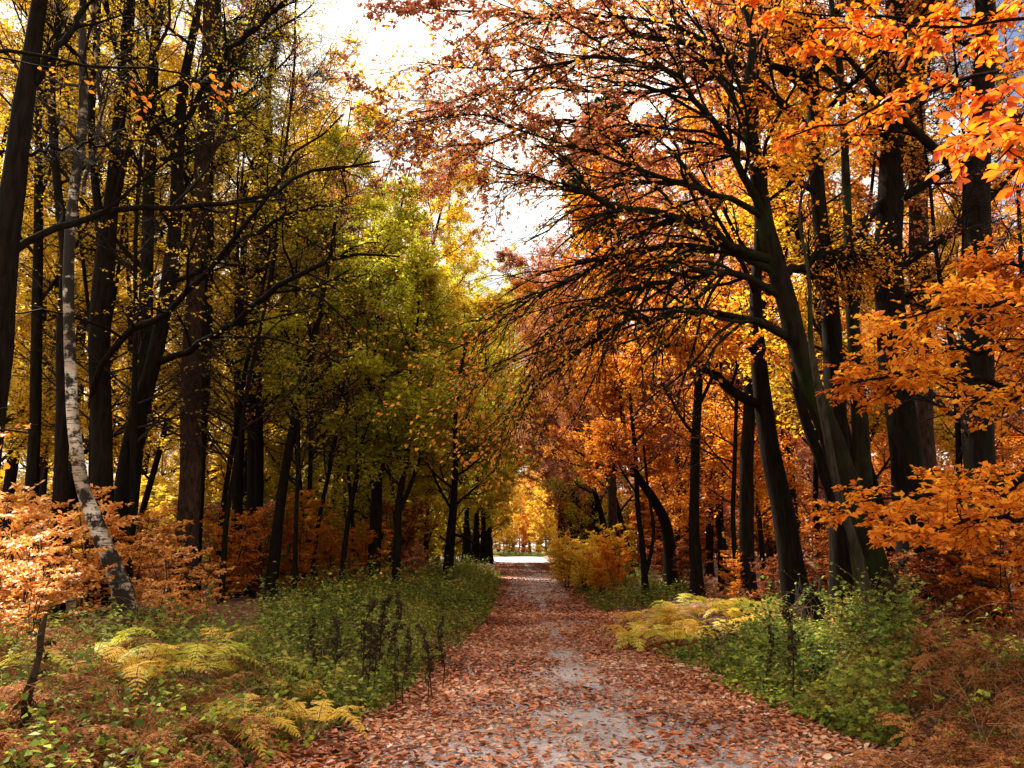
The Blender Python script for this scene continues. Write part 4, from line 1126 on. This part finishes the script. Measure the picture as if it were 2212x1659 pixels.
def rect(x0, x1, y0, y1, side):
    def f(rng, n):
        y = y0 + (y1 - y0) * rng.uniform(size=n) ** 1.3
        o = np.interp(y, [4, 7, 12], [0.42, 0.25, 0.05])
        if side == 'l':
            x = interp(y, XL) - rng.uniform(x0, x1, n) - o
        else:
            x = interp(y, XR) + rng.uniform(x0, x1, n) + o * 0.6
        return x, y
    return f
def hn(h, d0=0.5, seed=3, where=None):
    def f(x, y, rng):
        if where is not None:
            return f0(x, y, rng) * where(x + 0.5 * (vnoise(x, y, 0.8, 20) - .5), y).astype(float)
        return f0(x, y, rng)
    def f0(x, y, rng):
        d = np.maximum(interp(y, XL) - x, x - interp(y, XR))
        edge = np.clip((d + 0.15 * vnoise(x, y, 2.0, seed)) / d0, 0.0, 1)
        return h * edge ** 0.6 * (0.25 + 1.1 * vnoise(x, y, 1.1, seed)) * (0.45 + 0.95 * rng.uniform(0, 1, len(x)) ** 1.6)
    return f
herb_mass("nettles", "dull green nettle bed on the left verge behind the dead stalks", "nettles", L_NETTLE, stalk_dark, 3000, rect(0.0, 4.0, 7.6, 19.0, 'l'), hn(0.72, 0.7, 3, lambda x, y: x > -0.30 * y), 1, 0.075, 13, 0.0, 0.42, 0.8)
herb_mass("nettles", "green weeds along the far left verge beside the path", "nettles", L_NETTLE, stalk_brown, 2200, rect(0.0, 3.5, 19.0, 45.0, 'l'), hn(0.8, 1.0, 4), 2, 0.10, 12)
herb_mass("brambles", "green bramble mound on the right verge beside the leafy path", "brambles", L_BRAMBLE, stalk_brown, 3600, rect(0.0, 3.6, 6.8, 12.5, 'r'), hn(1.15, 1.3, 5, lambda x, y: (x < 0.47 * y) * np.where((np.abs(x / y - 0.365) < 0.030) & (y > 8.5), 0.35, 1) * np.clip(0.42 + (x / y - 0.25) * 2.6, 0.40, 1)), 3, 0.065, 14, 0.5, 0.75)
herb_mass("low_weeds", "low bright green weeds along the foot of the left verge", "weeds", L_LIME, stalk_brown, 600, rect(0.0, 4.5, 4.5, 9.0, 'l'), hn(0.4, 0.3, 6), 4, 0.06, 8, 0.3, 0.75)
herb_mass("low_weeds", "low bright green weeds along the foot of the right verge", "weeds", L_LIME, stalk_brown, 700, rect(0.0, 4.0, 4.5, 10.0, 'r'), hn(0.36, 0.3, 7), 5, 0.06, 8, 0.3, 0.75)
herb_mass("brambles", "dark bramble tangle under the bracken on the left verge", "brambles", L_BRAMBLE, stalk_brown, 2200, rect(0.1, 6.0, 4.5, 12.5, 'l'), hn(0.66, 0.5, 8), 6, 0.06, 12, 0.5, 0.75)
herb_mass("weeds", "green weeds at the foot of the golden shrubs along the path's right edge", "weeds", L_NETTLE, stalk_brown, 1500, rect(0.2, 3.0, 20.0, 45.0, 'r'), hn(0.55, 0.8, 9), 7, 0.09, 11)
herb_mass("brambles", "sparse dark undergrowth among the trunks on the right", "brambles", L_FERN_B, stalk_brown, 1500, rect(2.2, 9.0, 11.5, 22.0, 'r'), hn(0.5, 0.6, 10), 8, 0.07, 10, 0.4, 0.75)
herb_mass("brambles", "tangle of bramble and dry stems among the brown bracken on the right verge", "brambles", L_BRAMBLE, stalk_brown, 700, rect(1.5, 5.0, 4.5, 9.0, 'r'), hn(0.6, 0.8, 11), 9, 0.06, 11, 0.5, 0.75)

def dry_grass(label, n, region, h0, seed):
    rng = np.random.default_rng(seed)
    x, y = region(rng, n)
    N, K = len(x), 7
    a = rng.uniform(0, 6.28, N)
    h = h0 * rng.uniform(0.4, 1.2, N)
    ln = rng.uniform(0.2, 1.0, N) * h
    t = np.linspace(0, 1, K)
    q = np.zeros((N, K, 3))
    q[:, :, 0] = x[:, None] + np.cos(a)[:, None] * ln[:, None] * t ** 1.7
    q[:, :, 1] = y[:, None] + np.sin(a)[:, None] * ln[:, None] * t ** 1.7
    q[:, :, 2] = gz(x, y)[:, None] + h[:, None] * (t * 1.25 - 0.55 * t ** 2.6)
    g = Geo()
    tubes(g, q, np.linspace(0.0028, 0.0010, K)[None] * rng.uniform(0.7, 1.6, (N, 1)), 3)
    tag(link("dry_stems", g.mesh("dry_stems", straw)), label, "dry stems", None, "stuff")
straw = bark_mat("straw", (0.10, 0.05, 0.02), (0.30, 0.19, 0.09), None, scale=9, bump=0.0)
dry_grass("pale dry grass stems and canes arching through the left verge", 700, rect(0.1, 5.5, 5.0, 13.0, 'l'), 0.75, 51)
dry_grass("pale dry grass stems and canes arching through the right verge", 600, rect(0.1, 5.0, 5.0, 13.0, 'r'), 0.8, 52)
herb_mass("grass_verge", "strip of low green growth closing the path beyond the sunlit patch", "grass", L_NETTLE, stalk_brown, 1500, lambda rng, n: (rng.uniform(-12, 14, n), rng.uniform(125, 131, n)), lambda x, y, rng: rng.uniform(.3, .8, len(x)), 10, 0.22, 9)
# low olive bushes darkening the foot of the left wood
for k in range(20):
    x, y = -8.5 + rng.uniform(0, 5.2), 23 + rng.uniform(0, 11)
    place_shrub(k, x, y, rng.uniform(.8, 1.35), (L_OLIVE, L_GREEN, L_SHADED)[k % 3], "olive or brownish bush in the shadow between the thin trunks left of the path", "shadowed bushes on the left", "bush", "bush")
# dead seed stalks standing in the nettles
def proto_stalk(seed):
    rng = np.random.default_rng(seed)
    q = resample([[0, 0, -0.05, .007], [0.02, 0.01, 0.35, .006], [rng.normal() * .05, rng.normal() * .05, 0.75, .005], [rng.normal() * .08, rng.normal() * .08, 1.05, .003]], 12)
    q[:, 3] *= 1.5
    gs, gl = Geo(), Geo()
    Q, QR = q[None, :, :3], q[None, :, 3]
    tubes(gs, Q, QR, 5)
    b, bR = children(rng, Q, QR, 9, 0.35, 0.98, (20, 45), (0.08, 0.22), 4, 1, 0.3, 0.08, 0.7, absolute=True)
    tubes(gs, b, np.maximum(bR, 0.002), 3)
    leaves(gl, rng, b, 24, 0.055, 0.0, 0.4, 0.9, 0.1, 0, wide=0.5, jit=0.008)
    return gs.mesh("stalk", stalk_dark), gl.mesh("seed_heads", stalk_dark, smooth=False)
STK = [proto_stalk(s) for s in (1, 2, 3)]
for k, (u, y, s) in enumerate([(800, 8.4, .85), (818, 8.8, .8), (880, 8.6, .75), (868, 8.2, .6), (940, 9.0, .75), (960, 9.6, .8), (930, 8.6, .6), (825, 9.6, 1.0), (845, 10.2, 1.0), (795, 9.2, .95), (740, 8.6, .8),
                               (700, 9.0, .7), (1690, 8.6, .9), (1900, 9.2, 1.1), (1640, 9.2, .7)]):
    p = P(u, 1180, y)
    root = link("dead_stalk", None)
    root.location = (p[0], y, gz1(p[0], y))
    root.rotation_euler = (r5.uniform(-.08, .08), r5.uniform(-.15, .15), k)
    root.scale = (s, s, s)
    side = "in the nettles left of the path" if u < 1100 else "in the brambles right of the path"
    tag(root, "thin dark withered seed stalk standing " + side, "dead stalk", "withered stalks " + side)
    a, b = STK[k % 3]
    link("stem", a, root)
    link("withered_leaves", b, root)
# the thick dead stem at the left edge
y = 5.6
q = resample([[*P(20, 1640, y)[:3], .030], [*P(52, 1560, y), .024], [*P(60, 1500, y), .026], [*P(84, 1420, y), .018], [*P(88, 1370, y), .020], [*P(100, 1325, y), .008]], 24)
q[0, 2] = gz1(q[0, 0], y) - .05
g = Geo()
tubes(g, (q[:, :3] - q[0, :3])[None], q[None, :, 3], 9, 0.26, np.random.default_rng(3))
rb = np.random.default_rng(33)
sb, sbR = children(rb, (q[:, :3] - q[0, :3])[None], q[None, :, 3], 12, 0.2, 1.0, (25, 60), (0.10, 0.32), 5, 1.0, -0.6, 0.2, 0.3, absolute=True)
tubes(g, sb, np.maximum(sbR, 0.002), 4)
leaves(g, rb, sb, 7, 0.045, 0.2, 0.6, 0.6, 0.2)
o = link("rotten_sapling", g.mesh("rotten_sapling", stalk_dark))
o.location = q[0, :3]
tag(o, "short rotten dark stem standing crooked in the brown bracken by the left edge", "dead sapling")

# ------------------------------------------------------------------ fallen leaves
def litter(name, label, n, fn, mat, size, seed):
    rng = np.random.default_rng(seed)
    x, y = fn(rng, n)
    N = len(x)
    z = gz(x, y) + 0.020 + rng.uniform(0, 0.02, N)
    a = rng.uniform(0, 6.28, N)
    tl = rng.normal(size=(N, 2)) * 0.30
    ax = unit(np.stack([np.cos(a), np.sin(a), tl[:, 0]], 1))
    nrm = unit(np.stack([rng.normal(size=N) * .25, rng.normal(size=N) * .25, np.ones(N)], 1))
    nrm = unit(nrm - (nrm * ax).sum(-1, keepdims=True) * ax)
    b = np.cross(nrm, ax)
    L = (size * (0.40 + 1.15 * rng.uniform(0, 1, N) ** 1.5))[:, None]
    W = L * rng.uniform(0.45, 0.75, (N, 1))
    cu = rng.uniform(-0.12, 0.28, (N, 1)) * L
    p = np.stack([x, y, z], 1) + nrm * np.abs(cu) * 0.3
    c0, m0, t0 = p - ax * L * .5 + nrm * cu * .6, p, p + ax * L * .5 + nrm * cu * .6
    v = np.stack([c0, p - ax * L * .15 + b * W * .5 + nrm * cu, p - ax * L * .15 - b * W * .5 + nrm * cu,
                  p + ax * L * .2 + b * W * .42 + nrm * cu, p + ax * L * .2 - b * W * .42 + nrm * cu, t0, p - ax * L * .15, p + ax * L * .2], 1)
    F = np.array([[0, 6, 1, 0], [0, 2, 6, 0], [6, 7, 3, 1], [2, 4, 7, 6], [7, 5, 3, 7], [4, 5, 7, 4]])
    F = np.array([[0, 6, 7, 3], [0, 6, 7, 4]])          # two folded halves meeting along the midrib
    F = np.array([[0, 6, 3, 1], [0, 2, 4, 6], [6, 7, 5, 3], [6, 4, 5, 7]])
    f = (np.arange(N)[:, None, None] * 8 + F[None]).reshape(-1, 4)
    o = link(name, Geo().add(v, f).mesh(name, mat, smooth=False))
    tag(o, label, "fallen leaves", None, "stuff")

def onpath(y0, y1, pw, bare=0.75, lo=-0.6, hi=0.7):
    def f(rng, n):
        y = y0 + (y1 - y0) * rng.uniform(size=n) ** pw
        a, b = interp(y, XL) + lo, interp(y, XR) + hi
        x = a + (b - a) * rng.uniform(size=n)
        c = interp(y, [(0, 0.95), (6.5, 0.80), (10, .78), (16, .80), (25, .9), (50, 1.2), (200, 1.5)])
        wd = interp(y, [(0, 1.5), (6, 1.2), (8, .85), (10.5, .5), (13, .2), (16, .15), (17, 1.0), (18.5, 1.0), (20, .15), (26, .15), (30, 1.0), (42, 1.2), (52, .6), (70, .3), (80, 4), (200, 4)])  # bare gravel; the gaps farther on also stand in for bright bands of light
        sp = np.exp(-((x - c) / wd) ** 2) * bare
        sp = sp * np.clip(1.25 - 0.9 * vnoise(x, y, 2.3, 14) , 0.3, 1.1)
        sp = sp + 0.5 * (vnoise(x, y, 1.6, 12) - 0.5)
        m = rng.uniform(size=n) > sp
        return x[m], y[m]
    return f
litter("fallen_leaves", "reddish brown fallen leaves covering the near part of the path", 80000, onpath(2.5, 20, 1.3, .84), L_LITTER, 0.056, 1)
litter("fallen_leaves", "pale upturned fallen leaves strewn over the nearest part of the path", 9000, onpath(2.5, 11.5, 1.1, .45), L_LITTER_P, 0.045, 12)
litter("fallen_leaves", "bright orange fallen leaves scattered among the brown ones on the path", 900, onpath(2.5, 20, 1.3, .5), L_LITTER_O, 0.07, 2)
litter("fallen_leaves", "brown fallen leaves carpeting the path where it runs on into the wood", 30000, onpath(19, 78, 1.3, .85), L_LITTER, 0.085, 3)
def verge(y0, y1, w, side):
    def f(rng, n):
        y = y0 + (y1 - y0) * rng.uniform(size=n) ** 1.2
        d = rng.uniform(size=n) ** 1.2 * w
        x = interp(y, XL) - d if side == 'l' else interp(y, XR) + d
        return x, y
    return f
litter("fallen_leaves", "bright red and orange fallen leaves heaped at the near left edge of the path", 1100, lambda rng, n: (rng.uniform(-3.4, -1.3, n), rng.uniform(4.2, 7.0, n)), L_LITTER_O, 0.065, 15)
litter("fallen_leaves", "fallen leaves lying in the undergrowth of the left verge", 9000, verge(3, 22, 7, 'l'), L_LITTER, 0.06, 4)
litter("fallen_leaves", "fallen leaves lying under the trees and brambles of the right verge", 12000, verge(3, 24, 8, 'r'), L_LITTER, 0.07, 5)
